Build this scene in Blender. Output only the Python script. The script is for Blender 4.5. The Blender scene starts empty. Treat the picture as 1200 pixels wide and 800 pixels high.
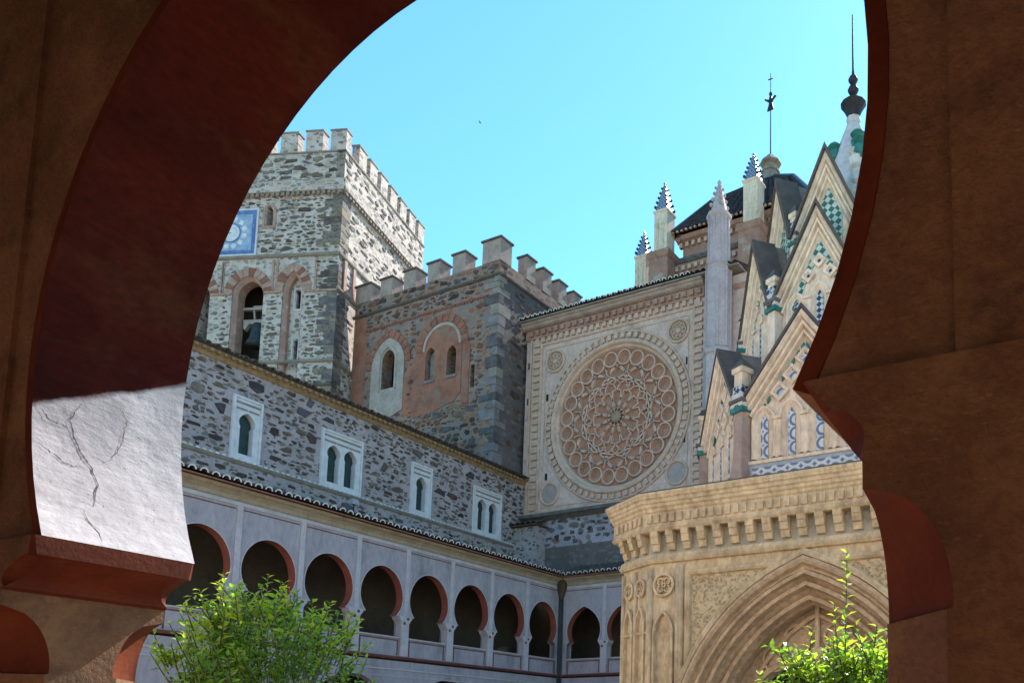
import bpy, bmesh, math, random
from math import sin, cos, pi, radians, sqrt, atan2, asin, hypot
from mathutils import Vector, Matrix
from mathutils.geometry import tessellate_polygon
random.seed(7)
S = bpy.context.scene
COL = S.collection

# ------------------------------------------------------------------ camera
# x = along the end gallery, y = along the left gallery, z = up; eye 1.6 m above the gallery floor
M = ((0.90446, -0.04457, -0.42422), (0.42654, 0.10145, 0.89876), (0.00298, -0.99384, 0.11077))
cd = bpy.data.cameras.new('camera'); cam = bpy.data.objects.new('camera', cd); COL.objects.link(cam)
cam.matrix_world = Matrix(((M[0][0], -M[0][1], -M[0][2], 0), (M[1][0], -M[1][1], -M[1][2], 0),
                           (M[2][0], -M[2][1], -M[2][2], 1.6), (0, 0, 0, 1)))
cd.sensor_fit = 'HORIZONTAL'; cd.sensor_width = 36
cd.lens = 959.444 / 1200 * 36
cd.shift_x = (600 - 887.935) / 1200
cd.shift_y = (759.905 - 400) / 1200
cd.clip_start = 0.05; cd.clip_end = 2000
S.camera = cam
# ------------------------------------------------------------------ light
SUN_EL, SUN_AZ = radians(44.5), radians(4.4)       # azimuth from +y towards +x
sd = bpy.data.lights.new('sun', 'SUN'); sd.energy = 5.0; sd.angle = radians(0.53); sd.color = (1, .95, .87)
sun = bpy.data.objects.new('sun', sd); COL.objects.link(sun)
sdir = Vector((sin(SUN_AZ) * cos(SUN_EL), cos(SUN_AZ) * cos(SUN_EL), sin(SUN_EL)))
sun.rotation_euler = sdir.to_track_quat('Z', 'Y').to_euler(); sun.location = (0, 20, 60)
W = bpy.data.worlds.new('World'); S.world = W; W.use_nodes = True
wn = W.node_tree; wn.nodes.clear()
sky = wn.nodes.new('ShaderNodeTexSky'); sky.sky_type = 'NISHITA'; sky.sun_disc = False
sky.sun_elevation = SUN_EL; sky.sun_rotation = SUN_AZ; sky.air_density = 1.0; sky.dust_density = 0.15; sky.ozone_density = 1.6
tint = wn.nodes.new('ShaderNodeMixRGB'); tint.blend_type = 'MULTIPLY'; tint.inputs[0].default_value = 1
tint.inputs[2].default_value = (0.55, 1.0, 1.10, 1)
bg = wn.nodes.new('ShaderNodeBackground'); bg.inputs[1].default_value = 0.15
wo = wn.nodes.new('ShaderNodeOutputWorld')
wn.links.new(sky.outputs[0], tint.inputs[1]); wn.links.new(tint.outputs[0], bg.inputs[0]); wn.links.new(bg.outputs[0], wo.inputs[0])
S.view_settings.view_transform = 'Standard'; S.view_settings.look = 'None'
S.view_settings.exposure = 1.15; S.view_settings.gamma = 1; S.view_settings.use_curve_mapping = False

# ------------------------------------------------------------------ materials
MATS = {}
def mat(name, c1, c2=None, scale=1.5, fine=14, rough=.85, bump=.25, bscale=30, spec=.3, c3=None, c3lo=.55, c3hi=.68, c3scale=.6, fine_amt=.35, stretch=None, metallic=0):
    m = bpy.data.materials.new(name); m.use_nodes = True; MATS[name] = m
    nt = m.node_tree; n = nt.nodes; l = nt.links; b = n['Principled BSDF']
    b.inputs['Roughness'].default_value = rough; b.inputs['Specular IOR Level'].default_value = spec; b.inputs['Metallic'].default_value = metallic
    g = n.new('ShaderNodeNewGeometry'); pos = g.outputs['Position']
    if stretch:
        mp = n.new('ShaderNodeMapping'); mp.inputs['Scale'].default_value = stretch; l.new(pos, mp.inputs[0]); pos = mp.outputs[0]
    def noise(s, d=4, r=.55):
        t = n.new('ShaderNodeTexNoise'); t.inputs['Scale'].default_value = s; t.inputs['Detail'].default_value = d; t.inputs['Roughness'].default_value = r
        l.new(pos, t.inputs['Vector']); return t.outputs['Fac']
    c2 = c2 or tuple(x * .72 for x in c1)
    def ramp(f, lo, hi):
        r = n.new('ShaderNodeMapRange'); r.inputs[1].default_value = lo; r.inputs[2].default_value = hi; l.new(f, r.inputs[0]); return r.outputs[0]
    def mix(f, a, bb, mode='MIX'):
        x = n.new('ShaderNodeMixRGB'); x.blend_type = mode
        for i, v in ((0, f), (1, a), (2, bb)):
            if isinstance(v, (int, float)): x.inputs[i].default_value = v
            elif isinstance(v, tuple): x.inputs[i].default_value = (*v, 1)
            else: l.new(v, x.inputs[i])
        return x.outputs[0]
    col = mix(ramp(noise(scale), .35, .65), c1, c2)
    if c3: col = mix(ramp(noise(c3scale, 6, .65), c3lo, c3hi), col, c3)
    fn = noise(fine, 6, .7)
    col = mix(fine_amt, col, ramp(fn, .25, .62), 'MULTIPLY') if fine_amt else col
    l.new(col, b.inputs['Base Color'])
    if bump:
        bp = n.new('ShaderNodeBump'); bp.inputs['Strength'].default_value = bump; bp.inputs['Distance'].default_value = .03
        l.new(noise(bscale, 6, .65), bp.inputs['Height']); l.new(bp.outputs[0], b.inputs['Normal'])
    m['col'] = 0
    return m
def finish(m):
    nt = m.node_tree; return nt.nodes, nt.links, nt.nodes['Principled BSDF']

def rubble_mat(name, mortar, stones, vs=2.6, thr=.12, stretch=(1, 1, 1.7), rough=.9, amount=.5):
    """mortar with small stones (too small to pick apart) worked in"""
    m = mat(name, mortar, tuple(x * .78 for x in mortar), scale=.8, fine=9, bump=.5, bscale=14)
    n, l, b = finish(m)
    g = n.new('ShaderNodeNewGeometry'); mp = n.new('ShaderNodeMapping'); mp.inputs['Scale'].default_value = stretch
    nz = n.new('ShaderNodeTexNoise'); nz.inputs['Scale'].default_value = 3; nz.inputs['Detail'].default_value = 3
    ad = n.new('ShaderNodeMixRGB'); ad.blend_type = 'ADD'; ad.inputs[0].default_value = .16
    l.new(g.outputs['Position'], mp.inputs[0]); l.new(mp.outputs[0], ad.inputs[1]); l.new(mp.outputs[0], nz.inputs['Vector']); l.new(nz.outputs['Color'], ad.inputs[2])
    v = n.new('ShaderNodeTexVoronoi'); v.feature = 'DISTANCE_TO_EDGE'; v.inputs['Scale'].default_value = vs
    vc = n.new('ShaderNodeTexVoronoi'); vc.inputs['Scale'].default_value = vs
    l.new(ad.outputs[0], v.inputs['Vector']); l.new(ad.outputs[0], vc.inputs['Vector'])
    mr = n.new('ShaderNodeMapRange'); mr.inputs[1].default_value = thr; mr.inputs[2].default_value = thr + .05; l.new(v.outputs['Distance'], mr.inputs[0])
    sp = n.new('ShaderNodeSeparateColor'); l.new(vc.outputs['Color'], sp.inputs[0])
    pick = n.new('ShaderNodeMath'); pick.operation = 'LESS_THAN'; pick.inputs[1].default_value = amount; l.new(sp.outputs[0], pick.inputs[0])
    mk = n.new('ShaderNodeMath'); mk.operation = 'MULTIPLY'; l.new(mr.outputs[0], mk.inputs[0]); l.new(pick.outputs[0], mk.inputs[1])
    cr = n.new('ShaderNodeValToRGB'); cr.color_ramp.interpolation = 'CONSTANT'; e = cr.color_ramp.elements
    for i, c in enumerate(stones):
        el = e[i] if i < 2 else e.new(i / len(stones)); el.position = i / len(stones); el.color = (*c, 1)
    l.new(sp.outputs[1], cr.inputs[0])
    old = b.inputs['Base Color'].links[0].from_socket
    mx = n.new('ShaderNodeMixRGB'); l.new(mk.outputs[0], mx.inputs[0]); l.new(old, mx.inputs[1]); l.new(cr.outputs[0], mx.inputs[2]); l.new(mx.outputs[0], b.inputs['Base Color'])
    return m

def checker_mat(name, a, bcol, scale, rough=.25, rot=0, kind='checker'):
    m = bpy.data.materials.new(name); m.use_nodes = True; MATS[name] = m; n, l, b = finish(m)
    b.inputs['Roughness'].default_value = rough
    g = n.new('ShaderNodeNewGeometry'); mp = n.new('ShaderNodeMapping'); mp.inputs['Rotation'].default_value = (0, rot, 0); mp.inputs['Location'].default_value = (.013, .011, .017)
    l.new(g.outputs['Position'], mp.inputs[0])
    if kind == 'checker':
        t = n.new('ShaderNodeTexChecker'); t.inputs['Scale'].default_value = scale; f = t.outputs['Fac']
    else:
        t = n.new('ShaderNodeTexVoronoi'); t.feature = 'F1'; t.inputs['Scale'].default_value = scale; t.inputs['Randomness'].default_value = 0
        w = n.new('ShaderNodeMath'); w.operation = 'SINE'; k = n.new('ShaderNodeMath'); k.operation = 'MULTIPLY'; k.inputs[1].default_value = 22
        l.new(t.outputs['Distance'], k.inputs[0]); l.new(k.outputs[0], w.inputs[0])
        mr = n.new('ShaderNodeMapRange'); mr.inputs[1].default_value = -.2; mr.inputs[2].default_value = .2; l.new(w.outputs[0], mr.inputs[0]); f = mr.outputs[0]
    l.new(mp.outputs[0], t.inputs['Vector'])
    nz = n.new('ShaderNodeTexNoise'); nz.inputs['Scale'].default_value = 6; l.new(g.outputs['Position'], nz.inputs['Vector'])
    mx = n.new('ShaderNodeMixRGB'); mx.inputs[1].default_value = (*a, 1); mx.inputs[2].default_value = (*bcol, 1); l.new(f, mx.inputs[0])
    m2 = n.new('ShaderNodeMixRGB'); m2.blend_type = 'MULTIPLY'; m2.inputs[0].default_value = .5; l.new(mx.outputs[0], m2.inputs[1]); l.new(nz.outputs['Fac'], m2.inputs[2])
    l.new(m2.outputs[0], b.inputs['Base Color'])
    return m

mat('brown_plaster', (.265, .122, .056), (.15, .065, .03), scale=1.1, fine=26, bump=.6, bscale=30, c3=(.08, .038, .02), c3lo=.54, c3hi=.72, c3scale=2.2, rough=.8)
n, l, b = finish(MATS['brown_plaster']); g = n.new('ShaderNodeNewGeometry')
old = b.inputs['Base Color'].links[0].from_socket
for k_, (rot_, sc_, col_, lo_) in enumerate(((.9, (16, 16, 52), (.38, .20, .105), .60), (-.7, (14, 14, 48), (.36, .19, .095), .61), (.1, (2.3, 2.3, 2.6), (.30, .155, .065), .53), (1.1, (2.6, 2.6, 2.2), (.065, .03, .016), .60))):
    mp_ = n.new('ShaderNodeMapping'); mp_.inputs['Rotation'].default_value = (0, rot_, 0); mp_.inputs['Scale'].default_value = sc_; mp_.inputs['Location'].default_value = (k_ * 3.1, 1.7 * k_, 0)
    l.new(g.outputs['Position'], mp_.inputs[0]); nz_ = n.new('ShaderNodeTexNoise'); nz_.inputs['Scale'].default_value = 1; nz_.inputs['Detail'].default_value = 7; nz_.inputs['Roughness'].default_value = .68
    l.new(mp_.outputs[0], nz_.inputs['Vector']); mr_ = n.new('ShaderNodeMapRange'); mr_.inputs[1].default_value = lo_; mr_.inputs[2].default_value = lo_ + .13; mr_.inputs[4].default_value = .6; l.new(nz_.outputs['Fac'], mr_.inputs[0])
    mx_ = n.new('ShaderNodeMixRGB'); mx_.inputs[2].default_value = (*col_, 1); l.new(mr_.outputs[0], mx_.inputs[0]); l.new(old, mx_.inputs[1]); old = mx_.outputs[0]
l.new(old, b.inputs['Base Color'])
mat('red_paint', (.16, .034, .012), (.095, .018, .008), scale=2.5, fine=30, bump=.2, bscale=22, rough=.65, spec=.12, fine_amt=.2, c3=(.16, .04, .02), c3lo=.58, c3hi=.75, c3scale=3)
m = mat('sun_patch_soffit', (.075, .011, .006), (.038, .006, .004), scale=1.3, fine=24, bump=.3, bscale=14, rough=.75, spec=.06, fine_amt=.45, c3=(.08, .026, .011), c3lo=.52, c3hi=.72, c3scale=1.7, stretch=(1, .5, 1))
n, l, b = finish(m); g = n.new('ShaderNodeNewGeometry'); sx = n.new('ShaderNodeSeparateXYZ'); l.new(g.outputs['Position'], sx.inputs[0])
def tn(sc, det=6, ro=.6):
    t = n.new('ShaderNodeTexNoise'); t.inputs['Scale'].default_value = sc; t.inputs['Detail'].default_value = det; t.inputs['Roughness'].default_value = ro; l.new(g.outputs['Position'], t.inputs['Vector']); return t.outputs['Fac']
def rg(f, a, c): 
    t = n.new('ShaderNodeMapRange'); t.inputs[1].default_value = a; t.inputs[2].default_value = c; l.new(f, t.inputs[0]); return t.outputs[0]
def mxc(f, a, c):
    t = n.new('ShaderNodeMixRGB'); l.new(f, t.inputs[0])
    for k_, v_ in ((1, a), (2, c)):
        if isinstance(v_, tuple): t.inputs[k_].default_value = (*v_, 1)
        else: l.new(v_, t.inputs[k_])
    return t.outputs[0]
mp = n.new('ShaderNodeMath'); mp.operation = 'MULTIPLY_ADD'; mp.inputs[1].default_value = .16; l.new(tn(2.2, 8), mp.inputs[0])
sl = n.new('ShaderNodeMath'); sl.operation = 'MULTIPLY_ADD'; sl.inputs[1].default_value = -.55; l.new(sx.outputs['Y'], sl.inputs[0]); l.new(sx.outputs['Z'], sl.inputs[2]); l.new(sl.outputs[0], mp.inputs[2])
mk = rg(mp.outputs[0], 2.36, 2.32)  # painted-in sun patch: pale below a border slanted to follow the cast shadow
sun_pale = mxc(rg(tn(1.6, 5), .38, .62), (.66, .60, .60), (.47, .42, .43))  # pale tones stand in for sun glare on the red paint
sun_pale = mxc(rg(tn(7, 8, .7), .55, .75), sun_pale, (.40, .34, .33))
sun_pale = mxc(rg(tn(30, 4), .66, .72), sun_pale, (.27, .20, .18))
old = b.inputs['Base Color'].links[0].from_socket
l.new(mxc(mk, old, sun_pale), b.inputs['Base Color'])
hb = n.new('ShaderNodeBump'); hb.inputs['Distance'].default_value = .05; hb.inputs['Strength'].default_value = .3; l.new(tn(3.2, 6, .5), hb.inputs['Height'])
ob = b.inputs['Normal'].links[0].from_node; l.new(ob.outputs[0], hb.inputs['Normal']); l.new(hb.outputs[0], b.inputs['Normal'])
mat('crack', (.13, .09, .085), (.08, .055, .05), scale=9, bump=0)
mat('plaster_pale', (.42, .345, .35), (.345, .28, .285), scale=.9, fine=6, bump=.15, c3=(.24, .19, .19), c3lo=.54, c3hi=.78, c3scale=.9, fine_amt=.3, stretch=(1, 1, .45))
mat('whitewash', (.80, .72, .62), (.70, .62, .53), scale=1, fine=8, bump=.1, fine_amt=.15)
mat('plaster_white', (.64, .59, .59), (.54, .49, .49), scale=3, fine=12, bump=.12, fine_amt=.15)
mat('plaster_trim', (.53, .44, .43), (.43, .355, .35), scale=2, fine=10, bump=.12, fine_amt=.2)
mat('cream_band', (.42, .32, .215), (.32, .235, .155), scale=1.5, fine=8, bump=.2, c3=(.2, .14, .1), c3lo=.58, c3hi=.8, c3scale=1.2)
mat('reveal_red', (.32, .082, .05), (.25, .06, .038), scale=2, fine=12, bump=.2, rough=.75)
mat('line_red', (.22, .075, .062), (.15, .05, .045), scale=4, fine=20, bump=.1)
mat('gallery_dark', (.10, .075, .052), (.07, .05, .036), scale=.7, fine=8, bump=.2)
mat('timber_dark', (.09, .05, .03), (.06, .035, .022), scale=3, fine=20, bump=.3)
mat('roof_tile', (.115, .075, .055), (.06, .045, .04), scale=3.2, fine=16, bump=.4, c3=(.20, .17, .13), c3lo=.6, c3hi=.75, c3scale=4, rough=.9)
mat('tile_lime', (.78, .70, .66), (.55, .48, .45), scale=7, fine=14, bump=.2)
mat('tile_clay', (.26, .105, .065), (.18, .075, .05), scale=5, fine=16, bump=.3)
mat('eave_wood', (.36, .235, .12), (.24, .15, .08), scale=4, fine=20, bump=.3)
STONE_SETS = {}
def stone_set(prefix, cols):
    out = []
    for i, c in enumerate(cols):
        mat('%s_%d' % (prefix, i), c, tuple(x * .55 for x in c), scale=2.3, fine=9, bump=.7, bscale=12, rough=.9, fine_amt=.5); out.append('%s_%d' % (prefix, i))
    STONE_SETS[prefix] = out
stone_set('house_stone', [(.11, .07, .058), (.16, .10, .075), (.09, .07, .075), (.21, .145, .105), (.15, .12, .13), (.075, .05, .045), (.18, .115, .085), (.26, .195, .155)])
stone_set('tower_stone', [(.25, .20, .165), (.15, .11, .09), (.30, .23, .165), (.18, .15, .15), (.11, .08, .065), (.21, .14, .09)])
stone_set('keep_stone', [(.18, .09, .06), (.11, .07, .055), (.22, .10, .06), (.15, .125, .125), (.08, .05, .042), (.24, .155, .105)])
rubble_mat('house_mortar', (.43, .345, .34), [(.2, .14, .105), (.15, .125, .12), (.28, .21, .165), (.13, .095, .08)], vs=3.2, amount=.6, thr=.09)
rubble_mat('tower_mortar', (.60, .48, .415), [(.27, .22, .18), (.17, .135, .11), (.36, .28, .21), (.22, .18, .165)], vs=2.3, amount=.7, thr=.08)
rubble_mat('keep_mortar', (.31, .195, .15), [(.17, .09, .06), (.09, .06, .05), (.24, .10, .06), (.17, .145, .14)], vs=1.9, amount=.8, thr=.07)
rubble_mat('dark_rubble', (.15, .115, .11), [(.12, .095, .08), (.09, .08, .075), (.17, .13, .1), (.13, .125, .13)], vs=2.2, amount=.75)
rubble_mat('pale_rubble', (.36, .31, .34), [(.1, .08, .075), (.14, .12, .115), (.2, .1, .075), (.09, .085, .09)], vs=1.5, amount=.55, thr=.16)
mat('brick', (.32, .12, .075), (.23, .085, .055), scale=2.2, fine=9, bump=.5, bscale=16, c3=(.45, .33, .25), c3lo=.6, c3hi=.8, c3scale=1.6)
mat('brick_pale', (.46, .27, .205), (.36, .205, .155), scale=2.2, fine=9, bump=.4, bscale=16, c3=(.56, .47, .38), c3lo=.56, c3hi=.74, c3scale=2)
mat('red_render', (.38, .145, .085), (.25, .095, .06), scale=.9, fine=5, bump=.4, bscale=9, c3=(.24, .155, .115), c3lo=.5, c3hi=.66, c3scale=1.1)
mat('old_white', (.44, .35, .30), (.33, .255, .215), scale=1.4, fine=7, bump=.3, c3=(.28, .22, .17), c3lo=.58, c3hi=.76, c3scale=1.6)
mat('quoin', (.25, .205, .205), (.16, .13, .13), scale=1.5, fine=7, bump=.5, bscale=10)
mat('merlon_plaster', (.42, .305, .255), (.31, .22, .185), scale=1.3, fine=7, bump=.3, c3=(.17, .135, .11), c3lo=.55, c3hi=.78, c3scale=1.1)
mat('dark_cap', (.12, .10, .085), (.08, .07, .06), scale=3, fine=12, bump=.3)
mat('string_stone', (.30, .25, .205), (.21, .17, .14), scale=2, fine=10, bump=.4)
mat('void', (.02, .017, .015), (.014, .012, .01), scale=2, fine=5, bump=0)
mat('shutter', (.03, .055, .05), (.02, .038, .035), scale=6, fine=25, bump=.2, rough=.5)
mat('bronze', (.06, .068, .072), (.04, .046, .05), scale=4, fine=12, bump=.2, rough=.5, metallic=.5)
mat('iron', (.035, .03, .035), None, scale=5, bump=.2, rough=.6, metallic=.4)
mat('rose_wall', (.64, .43, .355), (.52, .345, .285), scale=.7, fine=5, bump=.25, c3=(.29, .235, .205), c3lo=.57, c3hi=.76, c3scale=.8)
mat('rose_trim', (.64, .41, .30), (.50, .315, .23), scale=1.6, fine=8, bump=.3, c3=(.26, .2, .165), c3lo=.6, c3hi=.8, c3scale=1.3)
mat('rose_tracery', (.66, .40, .30), (.53, .315, .235), scale=2.2, fine=10, bump=.25)
mat('rose_back', (.44, .215, .14), (.33, .155, .10), scale=1.8, fine=9, bump=.3)
mat('rose_disc', (.42, .31, .27), (.33, .245, .215), scale=2, fine=9, bump=.2)
mat('rose_boss', (.36, .22, .15), (.26, .155, .105), scale=2.4, fine=10, bump=.5)
mat('soot_ledge', (.10, .09, .085), (.17, .15, .14), scale=2.4, fine=9, bump=.4)
mat('pinnacle_stone', (.50, .385, .38), (.42, .32, .315), scale=1.5, fine=8, bump=.2, c3=(.36, .29, .25), c3lo=.6, c3hi=.8, c3scale=1)
mat('church_brick', (.41, .215, .155), (.31, .16, .115), scale=1.8, fine=9, bump=.35, c3=(.5, .4, .32), c3lo=.55, c3hi=.75, c3scale=1)
mat('slate', (.07, .052, .048), (.035, .028, .028), scale=3, fine=14, bump=.4, rough=.85, spec=.1)
mat('glazed_dark', (.05, .055, .08), (.035, .037, .055), scale=4, fine=14, bump=.2, rough=.3)
checker_mat('blue_white_tile', (.40, .43, .50), (.06, .085, .18), 8.0)
mat('sandstone', (.67, .51, .325), (.56, .415, .255), scale=1.7, fine=8, bump=.9, bscale=11, c3=(.38, .26, .16), c3lo=.52, c3hi=.74, c3scale=2.2, stretch=(1, 1, .5), fine_amt=.55)
mat('sandstone_rose', (.57, .40, .255), (.47, .32, .20), scale=2.2, fine=9, bump=.8, bscale=12, c3=(.28, .175, .11), c3lo=.54, c3hi=.74, c3scale=2.0, fine_amt=.5)
m = mat('stippled_stone', (.58, .44, .27), (.50, .37, .22), scale=1.4, fine=10, bump=0)
n, l, b = finish(m); g = n.new('ShaderNodeNewGeometry'); v = n.new('ShaderNodeTexVoronoi'); v.inputs['Scale'].default_value = 17
l.new(g.outputs['Position'], v.inputs['Vector']); mr = n.new('ShaderNodeMapRange'); mr.inputs[1].default_value = .1; mr.inputs[2].default_value = .5; l.new(v.outputs['Distance'], mr.inputs[0])
bp = n.new('ShaderNodeBump'); bp.inputs['Strength'].default_value = 1; bp.inputs['Distance'].default_value = .035; l.new(mr.outputs[0], bp.inputs['Height']); l.new(bp.outputs[0], b.inputs['Normal'])
mat('gable_cream', (.80, .64, .485), (.70, .54, .40), scale=1.3, fine=9, bump=.4, bscale=14, c3=(.40, .27, .18), c3lo=.54, c3hi=.76, c3scale=2.0, fine_amt=.45, stretch=(1, 1, .5))
mat('gable_coping', (.13, .095, .075), (.085, .065, .055), scale=4, fine=16, bump=.4)
mat('roof_board', (.25, .19, .16), (.16, .12, .10), scale=2.5, fine=12, bump=.4)
checker_mat('green_white_tile', (.58, .60, .50), (.03, .15, .10), 9.0, rot=pi / 4)
checker_mat('blue_dark_tile', (.60, .58, .50), (.03, .045, .10), 11.0, rot=pi / 4)
checker_mat('flower_tile', (.13, .16, .26), (.60, .62, .64), 3.6, kind='v')
mat('tile_border', (.33, .36, .40), (.26, .29, .33), scale=4, fine=10, bump=.1, rough=.35)
mat('grey_render', (.44, .40, .33), (.35, .32, .26), scale=2, fine=9, bump=.2)
mat('green_glaze', (.03, .20, .16), (.02, .12, .11), scale=6, fine=10, bump=.2, rough=.3)
mat('white_glaze', (.66, .64, .58), (.5, .48, .44), scale=5, fine=10, bump=.2, rough=.35)
mat('navy_glaze', (.03, .04, .09), None, scale=5, bump=.1, rough=.3)
mat('spire_plaster', (.58, .53, .52), (.48, .43, .43), scale=2, fine=9, bump=.3, c3=(.32, .27, .26), c3lo=.58, c3hi=.7, c3scale=3.5)
mat('sundial_blue', (.13, .21, .42), (.08, .13, .30), scale=3, fine=9, bump=.05, rough=.4)
mat('sundial_pale', (.38, .45, .56), (.22, .30, .46), scale=2, fine=7, bump=.05, rough=.4)
mat('sundial_white', (.72, .70, .70), (.6, .56, .56), scale=3, fine=9, bump=.05, rough=.5)
mat('paving', (.46, .37, .27), (.36, .29, .21), scale=.5, fine=6, bump=.3)
mat('floor_tile', (.45, .28, .18), (.36, .22, .14), scale=1.2, fine=8, bump=.2, rough=.6)
mat('bark', (.15, .125, .10), (.09, .075, .06), scale=8, fine=25, bump=.5)
mat('lead_pipe', (.06, .052, .05), (.04, .035, .034), scale=3, bump=.2)
def leaf_mat(name, c, tr):
    m = bpy.data.materials.new(name); m.use_nodes = True; MATS[name] = m; n, l, b = finish(m)
    b.inputs['Base Color'].default_value = (*c, 1); b.inputs['Roughness'].default_value = .32; b.inputs['Specular IOR Level'].default_value = .6
    t = n.new('ShaderNodeBsdfTranslucent'); t.inputs[0].default_value = (*tr, 1)
    ms = n.new('ShaderNodeMixShader'); ms.inputs[0].default_value = .5; l.new(b.outputs[0], ms.inputs[1]); l.new(t.outputs[0], ms.inputs[2])
    l.new(ms.outputs[0], n['Material Output'].inputs[0])
leaf_mat('leaf_green', (.10, .20, .02), (.34, .62, .04))
leaf_mat('leaf_lime', (.15, .24, .02), (.52, .70, .045))
leaf_mat('leaf_deep', (.06, .13, .025), (.18, .38, .03))

# ------------------------------------------------------------------ builders
class Frame:
    """a wall plane: origin, horizontal direction u, outward normal n, z up"""
    def __init__(s, o, u, n): s.o = Vector(o); s.u = Vector(u).normalized(); s.n = Vector(n).normalized()
    def p(s, u, z, d=0): return s.o + s.u * u + s.n * d + Vector((0, 0, z))
def lin(a, b, n): return [a + (b - a) * i / n for i in range(n + 1)]

class MB:
    def __init__(s): s.v = []; s.f = []; s.m = []
    def add(s, vs, fs, mi=0):
        k = len(s.v); s.v += [tuple(x) for x in vs]; s.f += [tuple(i + k for i in f) for f in fs]; s.m += [mi] * len(fs); return s
    def box(s, F, u0, u1, z0, z1, d0, d1, mi=0):
        vs = [F.p(u, z, d) for d in (d0, d1) for z in (z0, z1) for u in (u0, u1)]
        return s.add(vs, [(0, 2, 3, 1), (4, 5, 7, 6), (0, 1, 5, 4), (2, 6, 7, 3), (0, 4, 6, 2), (1, 3, 7, 5)], mi)
    def prism(s, F, poly, d0, d1, mi=0, back=True):
        k = len(poly); vs = [F.p(u, z, d0) for u, z in poly] + [F.p(u, z, d1) for u, z in poly]
        fs = [tuple(range(k, 2 * k))] + [(i, (i + 1) % k, k + (i + 1) % k, k + i) for i in range(k)]
        if back: fs.append(tuple(reversed(range(k))))
        return s.add(vs, fs, mi)
    def plate(s, F, outer, holes, d0, d1, mi=0, reveal=None, back=True):
        loops = [outer] + holes
        flat = [p for L in loops for p in L]; N = len(flat)
        tri = tessellate_polygon([[Vector((u, z, 0)) for u, z in L] for L in loops])
        vs = [F.p(u, z, d1) for u, z in flat] + [F.p(u, z, d0) for u, z in flat]
        s.add(vs, [tuple(t) for t in tri] + ([tuple(i + N for i in reversed(t)) for t in tri] if back else []), mi)
        for j, L in enumerate(loops):
            if j and reveal == 'none': continue
            k = len(L); vs = [F.p(u, z, d1) for u, z in L] + [F.p(u, z, d0) for u, z in L]
            s.add(vs, [(i, (i + 1) % k, k + (i + 1) % k, k + i) for i in range(k)], mi if (j == 0 or reveal is None) else reveal)
        return s
    def band(s, F, path, d0, d1, mi=0, closed=False):
        k = len(path); vs = [F.p(u, z, d1) for u, z in path] + [F.p(u, z, d0) for u, z in path]
        return s.add(vs, [(i, (i + 1) % k, k + (i + 1) % k, k + i) for i in range(k if closed else k - 1)], mi)
    def sweep(s, F, path, prof, closed=False, mi=0, caps=True):
        k = len(path); q = len(prof); vs = []
        for i, (u, z) in enumerate(path):
            a = path[i - 1] if (i or closed) else path[i]; c = path[(i + 1) % k] if (i < k - 1 or closed) else path[i]
            d1 = Vector((u - a[0], z - a[1])); d2 = Vector((c[0] - u, c[1] - z))
            if d1.length < 1e-9: d1 = d2
            if d2.length < 1e-9: d2 = d1
            d1.normalize(); d2.normalize(); n1 = Vector((-d1.y, d1.x)); n2 = Vector((-d2.y, d2.x)); nn = n1 + n2
            nn = nn / max(.3, nn.dot(n1)) if nn.length > 1e-6 else n1
            for o, d in prof: vs.append(F.p(u + nn.x * o, z + nn.y * o, d))
        fs = []
        for i in range(k if closed else k - 1):
            j = (i + 1) % k
            fs += [(i * q + t, i * q + t + 1, j * q + t + 1, j * q + t) for t in range(q - 1)]
        if caps and not closed: fs += [tuple(range(q)), tuple(reversed(range((k - 1) * q, k * q)))]
        return s.add(vs, fs, mi)
    def tube(s, pts, r, seg=6, mi=0, cap=True):
        pts = [Vector(p) for p in pts]; k = len(pts); rs = r if isinstance(r, (list, tuple)) else [r] * k; vs = []
        for i, p in enumerate(pts):
            d = (pts[min(i + 1, k - 1)] - pts[max(i - 1, 0)]).normalized(); a = d.orthogonal().normalized(); b2 = d.cross(a)
            vs += [p + (a * cos(2 * pi * t / seg) + b2 * sin(2 * pi * t / seg)) * rs[i] for t in range(seg)]
        fs = [(i * seg + t, i * seg + (t + 1) % seg, (i + 1) * seg + (t + 1) % seg, (i + 1) * seg + t) for i in range(k - 1) for t in range(seg)]
        if cap: fs += [tuple(reversed(range(seg))), tuple(range((k - 1) * seg, k * seg))]
        return s.add(vs, fs, mi)
    def lathe(s, c, prof, seg=16, a0=0, mi=0, sx=1, sy=1):
        k = len(prof); vs = []
        for r, z in prof: vs += [(c[0] + r * sx * cos(a0 + 2 * pi * t / seg), c[1] + r * sy * sin(a0 + 2 * pi * t / seg), z) for t in range(seg)]
        fs = [(i * seg + t, i * seg + (t + 1) % seg, (i + 1) * seg + (t + 1) % seg, (i + 1) * seg + t) for i in range(k - 1) for t in range(seg)]
        fs += [tuple(reversed(range(seg))), tuple(range((k - 1) * seg, k * seg))]
        return s.add(vs, fs, mi)
    def mesh(s, name, mats, off=(0, 0, 0), smooth=False):
        me = bpy.data.meshes.new(name); off = Vector(off)
        me.from_pydata([Vector(v) - off for v in s.v], [], s.f)
        for x in ([mats] if isinstance(mats, str) else mats): me.materials.append(MATS[x])
        me.polygons.foreach_set('material_index', s.m)
        bm = bmesh.new(); bm.from_mesh(me); bmesh.ops.recalc_face_normals(bm, faces=bm.faces); bm.to_mesh(me); bm.free()
        if smooth: me.polygons.foreach_set('use_smooth', [True] * len(me.polygons))
        me.update(); return me
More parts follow.
